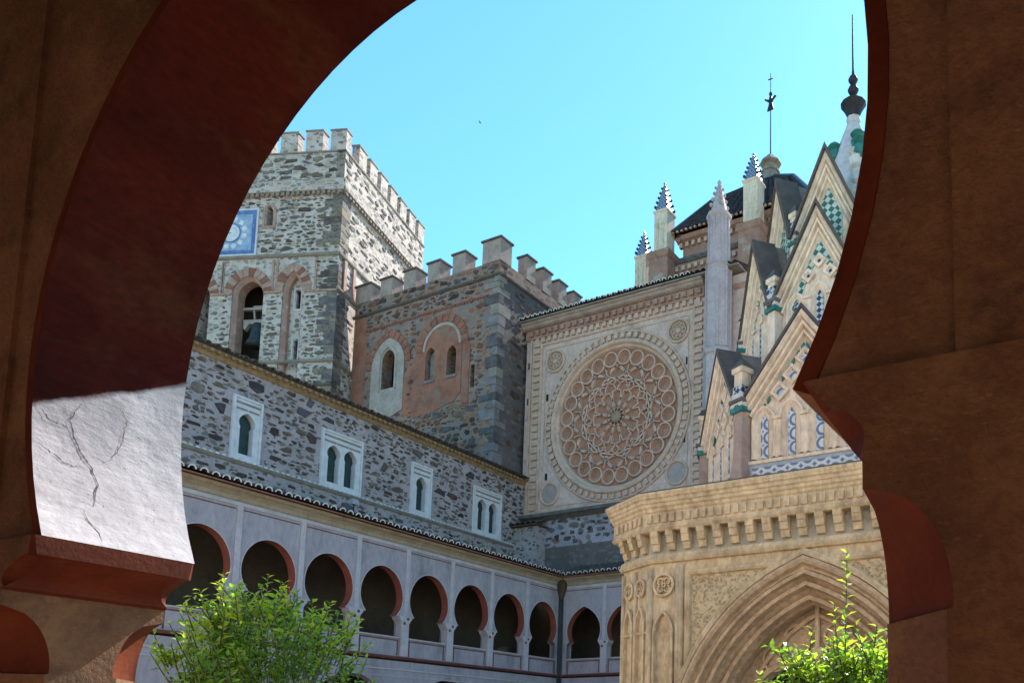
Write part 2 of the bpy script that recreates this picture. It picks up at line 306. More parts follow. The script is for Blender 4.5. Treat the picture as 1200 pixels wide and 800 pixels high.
    def build(s, name, mats, parent=None, smooth=False, kind=None, label=None):
        off = rootloc(parent) if parent else Vector((0, 0, 0))
        o = bpy.data.objects.new(name, s.mesh(name, mats, off, smooth)); COL.objects.link(o)
        if parent: o.parent = parent
        if kind: o['kind'] = kind
        if label: o['label'] = label
        return o
def rootloc(o):
    while o.parent: o = o.parent
    return Vector(o.location)
def thing(name, loc, label, cat, group=None):
    o = bpy.data.objects.new(name, None); COL.objects.link(o); o.location = loc; o.empty_display_size = .5
    o['label'] = label; o['category'] = cat
    if group: o['group'] = group
    return o
def inst(name, me, parent, mtx, label=None):
    """an object that shares mesh data; mtx is a world matrix"""
    o = bpy.data.objects.new(name, me); COL.objects.link(o); o.parent = parent
    o.matrix_local = Matrix.Translation(-rootloc(parent)) @ mtx
    return o
def fmat(F, u, z, d, su=1, sz=1, sd=1, roll=0):
    """local x->u, y->z, z->outward"""
    R = Matrix((F.u, (0, 0, 1), F.n)).transposed().to_4x4()
    return Matrix.Translation(F.p(u, z, d)) @ R @ Matrix.Rotation(roll, 4, 'Z') @ Matrix.Diagonal((su, sz, sd, 1))
LOC = Frame((0, 0, 0), (1, 0, 0), (0, 0, 1))
class Flat(Frame):                       # local modelling frame: u->x, z->y, d->z
    def __init__(s): pass
    def p(s, u, z, d=0): return Vector((u, z, d))
FL = Flat()

def horseshoe(cu, cz, R, zi, n=28, point=0, tall=1.0):
    a0 = asin((zi - cz) / R); out = []
    for i in range(n + 1):
        a = pi - a0 + (a0 * 2 - pi) * i / n
        x, y = R * cos(a), R * sin(a)
        if y > 0: y *= tall
        if y > 0 and point: y *= 1 + point * (1 - abs(x) / R) ** 1.3
        out.append((cu + x, cz + y))
    return out
def pointed(cu, zs, half, rise, n=14):
    R = (half * half + rise * rise) / (2 * half); cl = cu - half + R; a1 = atan2(rise, cu - cl)
    L = [(cl + R * cos(a), zs + R * sin(a)) for a in lin(pi, a1, n)]
    return L + [(2 * cu - u, z) for u, z in reversed(L[:-1])]
def circle(cu, cz, R, n=48): return [(cu + R * cos(2 * pi * i / n), cz - R * sin(2 * pi * i / n)) for i in range(n)]   # clockwise: a sweep's positive offset points outwards
def rect(u0, u1, z0, z1): return [(u0, z0), (u1, z0), (u1, z1), (u0, z1)]

# ---- rubble stones: shared meshes, the 300 largest of a thing as parts, the rest joined
STONE_SHAPES = []
rs = random.Random(3)
for k in range(14):
    nn = rs.choice((4, 5, 5, 6)); pts = []
    for i in range(nn):
        a = 2 * pi * (i + rs.uniform(-.33, .33)) / nn + .5; r = rs.uniform(.42, .66)
        pts.append((max(-.5, min(.5, r * 1.1 * cos(a))), max(-.5, min(.5, r * 1.1 * sin(a)))))
    STONE_SHAPES.append(pts)
def stone_geo(pts):
    k = len(pts); vs = [(x, y, -1) for x, y in pts] + [(x * .97, y * .97, .55) for x, y in pts] + [(x * .88, y * .84, 1) for x, y in pts]
    fs = [(i, (i + 1) % k, k + (i + 1) % k, k + i) for i in range(k)] + [(k + i, k + (i + 1) % k, 2 * k + (i + 1) % k, 2 * k + i) for i in range(k)] + [tuple(range(2 * k, 3 * k))]
    return vs, fs
STONE_ME = {}
def stone_mesh(sh, mt):
    if (sh, mt) not in STONE_ME:
        mb = MB(); vs, fs = stone_geo(STONE_SHAPES[sh]); mb.add(vs, fs); STONE_ME[(sh, mt)] = mb.mesh('stone', mt)
    return STONE_ME[(sh, mt)]
def scatter(rng, u0, u1, z0, z1, sizes, holes=(), gap=.04, tries=900, pad=.05, course=0):
    """non-overlapping stone boxes, big first; sizes = [(w, h, tries)]"""
    out = []; grid = {}
    def cells(a): return [(i, j) for i in range(int(a[0] // 1.2), int(a[1] // 1.2) + 1) for j in range(int(a[2] // 1.2), int(a[3] // 1.2) + 1)]
    for w0, h0, tr in sizes:
        for t in range(tr):
            w = w0 * rng.uniform(.65, 1.3); h = h0 * rng.uniform(.65, 1.3)
            u = rng.uniform(u0 + w / 2, u1 - w / 2); z = rng.uniform(z0 + h / 2, z1 - h / 2)
            a = (u - w / 2 - gap, u + w / 2 + gap, z - h / 2 - gap, z + h / 2 + gap)
            if any(a[1] > q[0] - pad and a[0] < q[1] + pad and a[3] > q[2] - pad and a[2] < q[3] + pad for q in holes): continue
            cs = cells(a)
            if any(a[1] > q[0] and a[0] < q[1] and a[3] > q[2] and a[2] < q[3] for c in cs for q in grid.get(c, ())): continue
            for c in cs: grid.setdefault(c, []).append((u - w / 2, u + w / 2, z - h / 2, z + h / 2))
            out.append((u, z, w, h))
    return out
def lay_stones(rng, parent, items, mats, depth=.035, limit=300, roll=.12):
    """items: (Frame, u, z, w, h, d)"""
    items = sorted(items, key=lambda t: -t[3] * t[4]); mb = MB()
    for i, (F, u, z, w, h, d) in enumerate(items):
        sh = rng.randrange(len(STONE_SHAPES)); mt = rng.choice(mats); dd = depth * rng.uniform(.5, 1.5)
        M4 = fmat(F, u, z, d, w * 1.06, h * 1.06, dd, rng.uniform(-roll, roll))
        if i < limit: inst('stone', stone_mesh(sh, mt), parent, M4)
        else:
            vs, fs = stone_geo(STONE_SHAPES[sh]); mb.add([M4 @ Vector(v) for v in vs], fs, mats.index(mt))
    if mb.v: mb.build('small_stones', mats, parent, kind='stuff')

# ---- barrel tiles
def tile_mesh(name, r=.155, L=.55, lip=True, seg=9):
    mb = MB(); vs = []; th = .05
    for y, k in ((0, 1.0), (L, .86)):
        for rr in (r * k, r * k - th): vs += [(rr * cos(a), y, rr * sin(a)) for a in lin(0, pi, seg)]
    q = seg + 1; o0, i0, o1, i1 = 0, q, 2 * q, 3 * q
    for i in range(seg):
        mb.m += [0, 0]; mb.f += [(o0 + i, o0 + i + 1, o1 + i + 1, o1 + i), (i0 + i, i1 + i, i1 + i + 1, i0 + i + 1)]
        mb.m.append(1); mb.f.append((o0 + i, i0 + i, i0 + i + 1, o0 + i + 1))
    mb.v = vs
    return mb.mesh(name, ['roof_tile', 'tile_lime'], smooth=False)
TILE = tile_mesh('eave_tile')
def roof_sheet(mb, p0, p1, q1, q0, pitch=.40, h=.12, mi=0):
    """corrugated barrel-tile roof between eave line p0-p1 and ridge line q0-q1"""
    p0, p1, q0, q1 = map(Vector, (p0, p1, q0, q1)); n = max(2, int((p1 - p0).length / pitch)); per = 6
    up = (p1 - p0).cross(q0 - p0).normalized()
    if up.z < 0: up = -up
    vs = []; N = n * per
    for i in range(N + 1):
        t = i / N; hh = abs(sin(pi * i / per)) * h
        vs += [p0.lerp(p1, t) + up * hh, q0.lerp(q1, t) + up * hh]
    mb.add(vs, [(2 * i, 2 * i + 2, 2 * i + 3, 2 * i + 1) for i in range(N)], mi)

# ================================================================== ground
mb = MB(); mb.add([(-400, -300, 0), (400, -300, 0), (400, 500, 0), (-400, 500, 0)], [(0, 1, 2, 3)])
o = mb.build('ground', 'paving', kind='structure'); o.location.z = -.02

# ================================================================== camera-side gallery with the big horseshoe arch
NY0, NY1 = 2.4, 3.23
ACX, ACZ, AR, AZI = -3.335, 3.84, 2.3, 2.75
AE = .31                                             # the two arcs are struck from centres this far either side of the axis
SPAN = 7.22
FN = Frame((0, NY0, 0), (1, 0, 0), (0, -1, 0))      # faces the camera
near = thing('horseshoe_arch_wall', (ACX, NY0 + .4, 0), 'dark brown plastered wall with a large red-painted horseshoe arch framing the courtyard', 'archway')
centres = [ACX - SPAN, ACX, ACX + SPAN]
def jamb_hole(c):
    a0 = asin((AZI - ACZ) / AR)
    L = [(c - AE + AR * cos(a), ACZ + AR * sin(a)) for a in lin(pi - a0, pi / 2, 24)]
    return L + [(2 * c - u, z) for u, z in reversed(L)]
mb = MB(); holes = [jamb_hole(c) for c in centres]
# wall above the imposts (holes cut to the impost level), outline dips round each opening
outline = [(-15.5, AZI)]
for h in holes: outline += h
outline += [(8.5, AZI), (8.5, 6.95), (-15.5, 6.95)]
mb.prism(FN, outline, -(NY1 - NY0), 0)
wall = mb.build('wall', 'brown_plaster', near)
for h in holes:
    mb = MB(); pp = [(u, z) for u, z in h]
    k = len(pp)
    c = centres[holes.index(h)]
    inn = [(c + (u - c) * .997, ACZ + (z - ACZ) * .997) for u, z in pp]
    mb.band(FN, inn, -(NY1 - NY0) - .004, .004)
    mb.build('intrados', 'sun_patch_soffit', near, smooth=True)
    mb = MB(); mb.sweep(FN, inn, [(.0, .004), (.07, .006), (.075, -.01)], caps=False); mb.build('painted_edge', 'red_paint', near)
# cracks in the painted-in sun patch of the left jamb (y, z on the soffit)
def soffit_pt(y, z, lift=0):
    return Vector((ACX - AE - sqrt(AR * AR - (z - ACZ) ** 2) * .997 + lift, y, z))
rc = random.Random(2)
for pts, wd in (([(2.64, 3.67), (2.615, 3.626), (2.588, 3.551), (2.611, 3.434), (2.633, 3.363), (2.666, 3.311), (2.698, 3.265), (2.722, 3.159), (2.702, 3.09), (2.685, 3.007)], .0055),
                ([(2.435, 3.576), (2.464, 3.532), (2.501, 3.5), (2.556, 3.498), (2.589, 3.496)], .006), ([(2.631, 2.986), (2.645, 2.912), (2.688, 2.853), (2.704, 2.787)], .003),
                ([(2.788, 3.756), (2.864, 3.713), (2.898, 3.652), (2.881, 3.573), (2.869, 3.481), (2.819, 3.377), (2.746, 3.309)], .0025), ([(2.431, 3.343), (2.489, 3.303), (2.553, 3.26), (2.592, 3.248), (2.64, 3.262)], .005)):
    fine = []
    for (a0_, b0_), (a1_, b1_) in zip(pts[:-1], pts[1:]):
        for k in range(5):
            t = k / 5; fine.append((a0_ + (a1_ - a0_) * t + rc.uniform(-.006, .006), b0_ + (b1_ - b0_) * t + rc.uniform(-.006, .006)))
    fine.append(pts[-1]); mb = MB(); vs = []
    for k, (y, z) in enumerate(fine):
        w_ = wd * rc.uniform(.35, 1.2) * (.25 + .75 * sin(pi * (k + .5) / len(fine))); vs += [soffit_pt(y - w_, z, .006), soffit_pt(y + w_, z + w_ * .4, .006)]
    mb.add(vs, [(2 * k, 2 * k + 1, 2 * k + 3, 2 * k + 2) for k in range(len(fine) - 1)]); mb.build('plaster_crack', 'crack', near)
# piers: lofted so that the corner chamfers die into the capitals
def pier(xl, xr, fl, fr):
    """xl, xr = jamb faces of the chamfered shaft; fl, fr = how far each side flares out at the impost"""
    zs = [0, 1.98, 1.985]; prof = [(0, .25), (0, .25), (0, .27)]
    for i in range(1, 11):
        t = i / 10; zs.append(1.985 + .385 * t); prof.append((0, .27 * sqrt(max(0, 1 - t ** 2.2)) + .002))
    nb = len(zs) - 1
    zs += [2.455, 2.47]; prof += [(.0, .002), (.12, .004)]
    for i in range(1, 9):
        t = i / 8; zs.append(2.47 + .165 * t); prof.append((.12 + .8 * (1 - cos(t * pi / 2)), .004 + .085 * sin(pi * t * .75)))
    zs += [2.64, AZI]; prof += [(1, .03), (1, .012)]
    mb = MB(); rings = []
    for z, (fo, c) in zip(zs, prof):
        fo2 = max(0, min(1, (z - 2.46) / (AZI - 2.46))) ** .85
        L, R = xl - fo2 * fl, xr + fo * fr
        y0 = NY0 - .05
        rings.append([(L + c, y0, z), (L, y0 + c, z), (L, NY1 - c, z), (L + c, NY1, z), (R - c, NY1, z), (R, NY1 - c, z), (R, y0 + c, z), (R - c, y0, z)])
    mb.v = [p for r in rings for p in r]
    for i in range(len(rings) - 1):
        for t in range(8):
            red = (i >= 1 and t in (0, 2, 4, 6)) or (nb + 1 <= i and t in (1, 5))
            mb.f.append((i * 8 + t, i * 8 + (t + 1) % 8, (i + 1) * 8 + (t + 1) % 8, (i + 1) * 8 + t)); mb.m.append(1 if red else 0)
    k = (len(rings) - 1) * 8; mb.f.append(tuple(range(k, k + 8))); mb.m.append(0)
    return mb.build('pier', ['brown_plaster', 'red_paint'], near)
JL, JR = 2.615, 2.58                                  # half openings at the shafts, left and right of the arch
pier(ACX - SPAN + JR, ACX - JL, JR - 2.38, JL - 2.32); pier(ACX + JR, ACX + SPAN - JL, JR - 2.38, JL - 2.32)
pier(-15.5, ACX - SPAN - JL, 0, JL - 2.32); pier(ACX + SPAN + JR, 8.5, JR - 2.38, 0)
for c in (ACX - SPAN / 2, ACX + SPAN / 2):
    mb = MB(); mb.prism(FN, rect(c - .74, c + .74, AZI + .004, 6.8), 0, .028); mb.build('pilaster_strip', 'brown_plaster', near)
# court side: pale plaster upper storey of the same wing, sunlit
FC = Frame((0, NY1, 0), (1, 0, 0), (0, 1, 0))
out2 = [(-15.5, AZI)]
for h, c in zip(holes, centres): out2 += [(c + (u - c) * 1.02, ACZ + (z - ACZ) * 1.02 if z > AZI + .01 else AZI) for u, z in h]
out2 += outline[-3:]
mb = MB(); mb.prism(FC, out2, .003, .02); mb.build('court_facing', 'whitewash', near)
mb = MB(); mb.box(FC, -31, 12, 6.97, 11.4, -.6, .02); mb.build('upper_wall', 'whitewash', near)
for xa, xb in ((-31, -15.52), (8.52, 12)):
    mb = MB(); mb.box(FC, xa, xb, 0, 6.96, -.6, .0); mb.build('side_wall', 'whitewash', near)
mb = MB(); mb.add([(-15.5, -2.6, .0), (8.5, -2.6, .0), (8.5, 3.6, .0), (-15.5, 3.6, .0)], [(0, 1, 2, 3)]); mb.build('gallery_floor', 'floor_tile', kind='structure')
mb = MB(); mb.box(Frame((0, 0, 0), (1, 0, 0), (0, 1, 0)), -15.6, 8.6, 6.8, 6.9, -2.7, 2.39); mb.build('gallery_ceiling', 'timber_dark', kind='structure')
mb = MB(); mb.box(Frame((0, 0, 0), (1, 0, 0), (0, 1, 0)), -15.6, 8.6, 0.01, 6.79, -2.8, -2.6); mb.build('gallery_back_wall', 'plaster_white', kind='structure')
mb = MB()
for x in (-15.7, 8.6): mb.box(Frame((0, 0, 0), (1, 0, 0), (0, 1, 0)), x, x + .1, .01, 6.79, -2.59, 2.39)
mb.build('gallery_end_wall', 'plaster_white', kind='structure')

# ================================================================== cloister galleries (left, and beyond the corner)
GX, GY = -30.7, 38.0
def gallery(F, cols, name, label, loc, point, u_lo, u_hi, zf=0, roofdepth=4.4, slope=.22, eave_out=.65, ends=None):
    T = thing(name, loc, label, 'gallery', 'arcaded galleries around the court')
    zfl, zbt, zi, R, zc = 5.3, 6.24, 7.22, 1.17, 8.0
    hl = []
    bays = [(cols[i], cols[i + 1]) for i in range(len(cols) - 1)]
    for a, b in bays:
        c = (a + b) / 2; r = min(R, (b - a) / 2 - .2); h = horseshoe(c, zc + (0 if not point else -.15), r * (1.0), zi, 30, point, 1.2 if not point else 1.0)
        jw = (b - a) / 2 - .24
        # lower: impost then straight jambs down to the balustrade
        hl.append([(c - jw, zfl + .08)] + [(c - jw, zi - .12)] + h + [(c + jw, zi - .12), (c + jw, zfl + .08)])
    mb = MB(); mb.plate(F, rect(u_lo, u_hi, zfl + .05, 11.0), hl, -.42, 0, reveal='none'); mb.build('wall', 'plaster_pale', T)
    for (a, b), h in zip(bays, hl):
        mb = MB(); mb.band(F, h[2:-2], -.419, -.002); mb.build('arch_soffit', 'reveal_red', T, smooth=True)
        c = (a + b) / 2; jw = (b - a) / 2 - .24
        mb = MB(); mb.sweep(F, h[2:-2], [(0, .0), (0, .012), (.035, .012), (.04, 0)], caps=False); mb.build('arch_edge', 'plaster_trim', T)
        # balustrade panel with red painted border lines
        mb = MB(); mb.box(F, c - jw, c + jw, zfl + .05, zbt - .06, -.3, -.05); p = mb.build('balustrade_panel', 'plaster_pale', T)
        mb = MB(); mb.box(F, c - jw - .02, c + jw + .02, zbt - .06, zbt, -.36, .03); mb.build('handrail', 'plaster_trim', p)
        mb = MB()
        for q in (rect(c - jw + .05, c + jw - .05, zbt - .18, zbt - .12), rect(c - jw + .06, c - jw + .12, zfl + .1, zbt - .18), rect(c + jw - .12, c + jw - .06, zfl + .1, zbt - .18)): mb.prism(F, q, -.048, -.038)
        mb.build('border_line', 'line_red', p)
    for u in cols[1:-1]:
        mb = MB(); mb.box(F, u - .2, u + .2, zfl + .085, zi - .12, -.36, .035); mb.build('column', 'plaster_trim', T)
        mb = MB()
        for zz, w in ((zi - .3, .20), (zi - .22, .25), (zi - .13, .32), (zi - .02, .38), (zi + .02, .38)):
            pass
        prof = [(-.2, zi - .34), (-.24, zi - .24), (-.34, zi - .12), (-.37, zi + .02), (.37, zi + .02), (.34, zi - .12), (.24, zi - .24), (.2, zi - .34)]
        mb.prism(F, [(u + x, z) for x, z in prof], -.44, .05); cp = mb.build('capital', 'plaster_trim', T)
        for uu, zz in ((u + .12, zi - .1), (u - .07, zi - .32)): mb = MB(); mb.prism(F, circle(uu, zz, .075, 10), .052, .058); mb.build('painted_dot', 'line_red', cp)
        mb = MB(); mb.box(F, u - .11, u + .11, zi + .03, 10.36, 0, .04); mb.build('pilaster', 'plaster_trim', T)
    # frame lines over the arches
    mb = MB(); mb.box(F, u_lo, u_hi, 10.36, 10.5, 0, .045); mb.build('frieze_band', 'plaster_trim', T)
    mb = MB()
    for a, b in bays: mb.box(F, a + .16, b - .16, 10.22, 10.26, 0, .02)
    mb.build('frieze_line', 'line_red', T)
    mb = MB(); mb.sweep(F, [(u_lo, 10.55), (u_hi, 10.55)], [(0, 0), (0, .05), (.14, .10), (.24, .22), (.3, .36), (.4, .4), (.4, 0)]); mb.build('cornice', 'cream_band', T)
    mb = MB(); mb.sweep(F, [(u_lo, zfl - .18), (u_hi, zfl - .18)], [(.1, 0), (.1, .06), (.16, .12), (.19, .14), (.225, .14), (.225, 0)]); mb.build('floor_moulding', 'line_red', T)
    # lower storey: wide arches
    lh = []; i = 0
    for j in range(0, len(bays) - 1, 2):
        a, b = bays[len(bays) - 2 - j][0], bays[len(bays) - 1 - j][1]; c = (a + b) / 2
        if b - a > 4: lh.append([(c - 1.95, .02)] + horseshoe(c, 2.5, 1.95, 2.4, 20) + [(c + 1.95, .02)])
    mb = MB(); mb.plate(F, rect(u_lo, u_hi, 0, zfl - .16), lh, -.42, -.01); mb.build('lower_wall', 'plaster_pale', T)
    mb = MB(); mb.box(F, u_lo, u_hi, 4.72, 4.78, -.008, .03); mb.box(F, u_lo, u_hi, 4.42, 4.46, -.008, .012); mb.build('lower_moulding', 'plaster_trim', T)
    # interior
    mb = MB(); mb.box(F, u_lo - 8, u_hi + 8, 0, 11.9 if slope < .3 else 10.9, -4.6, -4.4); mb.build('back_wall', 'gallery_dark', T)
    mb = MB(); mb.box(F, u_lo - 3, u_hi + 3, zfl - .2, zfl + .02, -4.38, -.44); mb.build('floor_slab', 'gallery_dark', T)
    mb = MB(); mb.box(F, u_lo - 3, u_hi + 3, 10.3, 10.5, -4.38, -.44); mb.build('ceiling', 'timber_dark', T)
    # roof
    ze = 10.97; mb = MB()
    p0, p1 = F.p(u_lo, ze + .12, eave_out), F.p(u_hi + (ends or 0), ze + .12, eave_out)
    q0, q1 = F.p(u_lo, ze + .12 + slope * (roofdepth + eave_out), -roofdepth), F.p(u_hi + (ends or 0), ze + .12 + slope * (roofdepth + eave_out), -roofdepth)
    roof_sheet(mb, p0, p1, q1, q0); rf = mb.build('roof', 'roof_tile', T)
    mb = MB(); vs = [p0 - Vector((0, 0, .1)), p1 - Vector((0, 0, .1)), q1 - Vector((0, 0, .1)), q0 - Vector((0, 0, .1))]
    mb.add(vs + [v - Vector((0, 0, .06)) for v in vs], [(0, 1, 2, 3), (7, 6, 5, 4), (0, 4, 5, 1), (1, 5, 6, 2), (2, 6, 7, 3), (3, 7, 4, 0)]); mb.build('eave_board', 'tile_clay', rf)
    nT = int((u_hi - u_lo) / .40)
    ang = math.atan(slope)
    for i in range(nT):
        u = u_lo + .2 + i * .40
        # tile local x along wall, y up the slope
        R = Matrix((F.u, -F.n * cos(ang) + Vector((0, 0, sin(ang))), F.n * sin(ang) + Vector((0, 0, cos(ang))))).transposed().to_4x4()
        inst('eave_tile', TILE, rf, Matrix.Translation(F.p(u + random.uniform(-.012, .012), ze + .09 + random.uniform(-.012, .012), eave_out + .06 + random.uniform(-.02, .02))) @ R @ Matrix.Rotation(random.uniform(-.04, .04), 4, 'Y'))
    return T
FA = Frame((GX, 0, 0), (0, 1, 0), (1, 0, 0))
cols = [16.35, 19.0, 21.6, 24.25, 26.9, 29.62, 32.36, 35.1, 37.85]
gallery(FA, sorted(cols), 'cloister_gallery', 'long lavender plaster gallery of red-lined horseshoe arches under the rubble wing', (GX, 27, 0), 0, 15.4, 38.0)
FE = Frame((0, GY, 0), (1, 0, 0), (0, -1, 0))
cols = [-30.45 + 2.72 * k + (.12 if k else 0) for k in range(0, 8)]
gallery(FE, cols, 'cloister_gallery', 'short stretch of gallery with pointed horseshoe arches below the rose window', (-24, GY, 0), .2, -30.69, -11.2, roofdepth=1.5, slope=.42, eave_out=.6)
# corner drain pipes
dp = thing('drainpipe', (-30.5, 37.8, 0), 'dark double drainpipe with a hopper in the corner between the two galleries', 'drainpipe')
mb = MB()
for dx, dy in ((.12, -.05), (.02, -.16)): mb.tube([(GX + .06 + dx, GY - .06 + dy, 0), (GX + .06 + dx, GY - .06 + dy, 10.2)], .055, 8)
mb.build('pipe', 'lead_pipe', dp, smooth=True)
mb = MB(); mb.lathe((GX + .16, GY - .18), [(.07, 9.7), (.14, 9.9), (.3, 10.4), (.36, 10.95)], 8, pi / 8); mb.build('hopper', 'timber_dark', dp)

# ================================================================== rubble wing above the left gallery
WX = -35.1
FW = Frame((WX, 0, 0), (0, 1, 0), (1, 0, 0))
wing = thing('rubble_wing', (WX, 29, 0), 'rubble stone wing with white moorish windows and tiled eave above the long gallery', 'building')
wins = [(21.05, 22.4, 1), (25.3, 27.6, 2), (30.62, 32.05, 1), (35.14, 37.48, 2)]
wz0, wz1 = 13.62, 16.46
holes = [rect(a + .1, b - .1, wz0 + .1, wz1 - .1) for a, b, k in wins]
mb = MB(); mb.plate(FW, rect(13, 39.9, 11, 17.75), holes, -.5, 0); mb.build('wall', 'house_mortar', wing)
ex = [(a - .05, b + .05, wz0 - .05, wz1 + .05) for a, b, k in wins] + [(13, 40, 13.3, 13.62)]
rng = random.Random(11)
st = scatter(rng, 17.5, 39.6, 12.2, 17.6, [(.6, .4, 60), (.46, .2, 380), (.32, .14, 1100), (.2, .09, 2600)], ex, gap=.04)
lay_stones(rng, wing, [(FW, u, z, w, h, 0) for u, z, w, h in st], STONE_SETS['house_stone'], depth=.05)
mb = MB(); mb.sweep(FW, [(13, 13.42), (39.7, 13.42)], [(0, 0), (0, .06), (.08, .11), (.13, .11), (.16, .0)]); mb.build('string_course', 'string_stone', wing)
mb = MB()
for i in range(100): mb.prism(FW, [(13.1 + i * .265 + .1 * cos(t), 13.56 + .08 * sin(t)) for t in lin(0, pi, 5)], .02, .15)
mb.build('coping_tiles', 'tile_lime', wing, kind='stuff')
for a, b, k in wins:
    mb = MB(); c = (a + b) / 2; ops = []
    cs = [c] if k == 1 else [c - .46, c + .46]
    for q in cs:
        ops.append([(q - .30, wz0 + .28)] + [(q - .30, 15.0)] + horseshoe(q, 15.32, .36, 15.1, 14, .25) + [(q + .30, 15.0), (q + .30, wz0 + .28)])
    mb.plate(FW, rect(a, b, wz0, wz1), ops, -.34, .05); w = mb.build('window', 'plaster_white', wing)
    mb = MB(); mb.sweep(FW, [(a + .02, wz0), (a + .02, wz1 - .02), (b - .02, wz1 - .02), (b - .02, wz0)], [(0, .05), (0, .1), (-.1, .1), (-.1, .05)]); mb.build('window_frame', 'plaster_white', w)
    mb = MB(); mb.box(FW, a + .14, b - .14, 16.12, 16.2, .05, .085)
    L = (b - a - .28) / (3 if k == 2 else 2)
    for i in range(3 if k == 2 else 2): mb.box(FW, a + .17 + i * L, a + .11 + (i + 1) * L, 15.86, 15.93, .05, .08)
    mb.build('lintel_moulding', 'string_stone', w)
    for q in cs:
        mb = MB(); mb.box(FW, q - .38, q - .02, wz0 + .2, 15.75, -.3, -.26); mb.box(FW, q + .0, q + .38, wz0 + .2, 15.75, -.3, -.26)
        for z in (14.3, 14.85, 15.3): mb.box(FW, q - .38, q + .38, z, z + .04, -.262, -.24)
        mb.build('shutter', 'shutter', w)
    if k == 2:
        mb = MB(); mb.lathe((WX - .1, c), [(.09, wz0 + .28), (.09, 14.8), (.16, 14.95), (.16, 15.02)], 10); mb.build('colonnette', 'plaster_white', w, smooth=False)
# eave: corbelled wooden cornice, tiles
mb = MB(); mb.sweep(FW, [(13, 17.62), (39.6, 17.62)], [(0, 0), (0, .05), (.1, .12), (.22, .22), (.26, .3), (.3, .3), (.3, -.2)]); ev = mb.build('eave_cornice', 'eave_wood', wing)
mb = MB(); n = int(26 / .3)
for i in range(n): mb.box(FW, 13.2 + i * .3, 13.34 + i * .3, 17.78, 17.92, .04, .34)
mb.build('rafter_ends', 'eave_wood', ev, kind='stuff')
mb = MB(); roof_sheet(mb, FW.p(13, 17.98, .46), FW.p(39.6, 17.98, .46), FW.p(39.6, 20.2, -6.5), FW.p(13, 20.2, -6.5)); rf = mb.build('roof', 'roof_tile', wing)
mb = MB(); ang = .3
for i in range(int(26.4 / .40)):
    u = 13.2 + i * .40; R = Matrix((FW.u, -FW.n * cos(ang) + Vector((0, 0, sin(ang))), FW.n * sin(ang) + Vector((0, 0, cos(ang))))).transposed().to_4x4()
    Mx = Matrix.Translation(FW.p(u, 17.95 + random.uniform(-.012, .012), .5 + random.uniform(-.02, .02))) @ R
    mb.add([Mx @ v.co for v in TILE.vertices], [tuple(p.vertices) for p in TILE.polygons])
mb.m = [p.material_index for _ in range(len(mb.f) // len(TILE.polygons)) for p in TILE.polygons]
mb.build('eave_tiles', ['roof_tile', 'roof_tile'], rf, kind='stuff')
# small plastered pier with its own tile coping where the wing meets the church
FP = Frame((-34.0, 38.6, 0), (1, 0, 0), (0, -1, 0))
mb = MB(); mb.box(FP, -1.05, .75, 10.9, 14.7, -.88, 0); pr = mb.build('corner_pier', 'house_mortar', wing)
mb = MB(); roof_sheet(mb, FP.p(-1.1, 14.75, .3), FP.p(.95, 14.75, .3), FP.p(.95, 15.2, -.85), FP.p(-1.1, 15.2, -.85)); mb.box(FP, -1.1, .92, 14.66, 14.74, -.8, .28); mb.build('coping', 'roof_tile', pr)

# ================================================================== helpers for battlements
def merlon(parent, F, u0, u1, z0, z1, d0, d1, body, cap, capo=.09, name='merlon'):
    mb = MB(); j = random.uniform(-.03, .03); mb.box(F, u0 + j, u1 + j * .5, z0, z1 + j, d0, d1); o = mb.build(name, body, parent)
    mb = MB(); mb.box(F, u0 + j - capo, u1 + j * .5 + capo, z1 + j + .002, z1 + j + .12, d0 - capo, d1 + capo); mb.build('cap_stone', cap, o)
    return o

# ================================================================== clock tower (far left), turned 20.7 degrees
rt = radians(20.7)
CT = Vector((-48.4, 35.36, 0)); du = Vector((-cos(rt), -sin(rt), 0)); dv = Vector((-sin(rt), cos(rt), 0)); LW = 11.1
FL1 = Frame(CT, du, -dv)          # shaded face (towards the camera), u runs left
FR1 = Frame(CT, dv, -du)          # sunlit face, u runs away
FB1 = Frame(CT + du * LW + dv * LW, -du, dv); FL4 = Frame(CT + du * LW, dv, du)
tower = thing('clock_tower', CT + du * 5 + dv * 5, 'tall pale rubble bell tower with battlements, blue sundial and belfry arches', 'tower')
b1 = (5.25, 7.55); b2 = (2.45, 3.9); b0 = (9.15, 11.0)
def lancet(a, b, z0, zs, zt, n=10): return [(a, z0)] + pointed((a + b) / 2, zs, (b - a) / 2, zt - zs, n) + [(b, z0)]
hb1 = lancet(*b1, 23, 31.9, 33.2); hb2 = lancet(*b2, 23, 32.0, 33.45); hb0 = lancet(*b0, 23, 31.9, 33.2)
hw = lancet(4.98, 5.48, 36.85, 37.8, 38.2, 6)
mb = MB(); mb.plate(FL1, rect(0, LW, 12, 38.9), [hb1, hb2, hb0, hw], -1.0, 0)
mb.plate(FR1, rect(0.001, LW, 12, 38.9), [], -1.0, 0); mb.plate(FB1, rect(0, LW, 12, 38.9), [], -1, 0); mb.plate(FL4, rect(0, LW, 12, 38.9), [], -1, -.001)
mb.build('wall', 'tower_mortar', tower)
mb = MB()
for F in (FL1, FR1, FB1, FL4): mb.box(F, -.03, LW + .03, 39.95, 42.1, -.6, .03 if F in (FL1, FB1) else .029)
mb.build('parapet', 'tower_mortar', tower)
mb = MB(); mb.box(FL1, 1.02, LW - 1.02, 39.2, 39.4, -LW + 1.02, -1.02); mb.build('roof_slab', 'string_stone', tower)
mb = MB(); mb.box(FL1, 1.02, LW - 1.02, 12, 36, -2.9, -2.7); mb.build('belfry_back_wall', 'gallery_dark', tower)
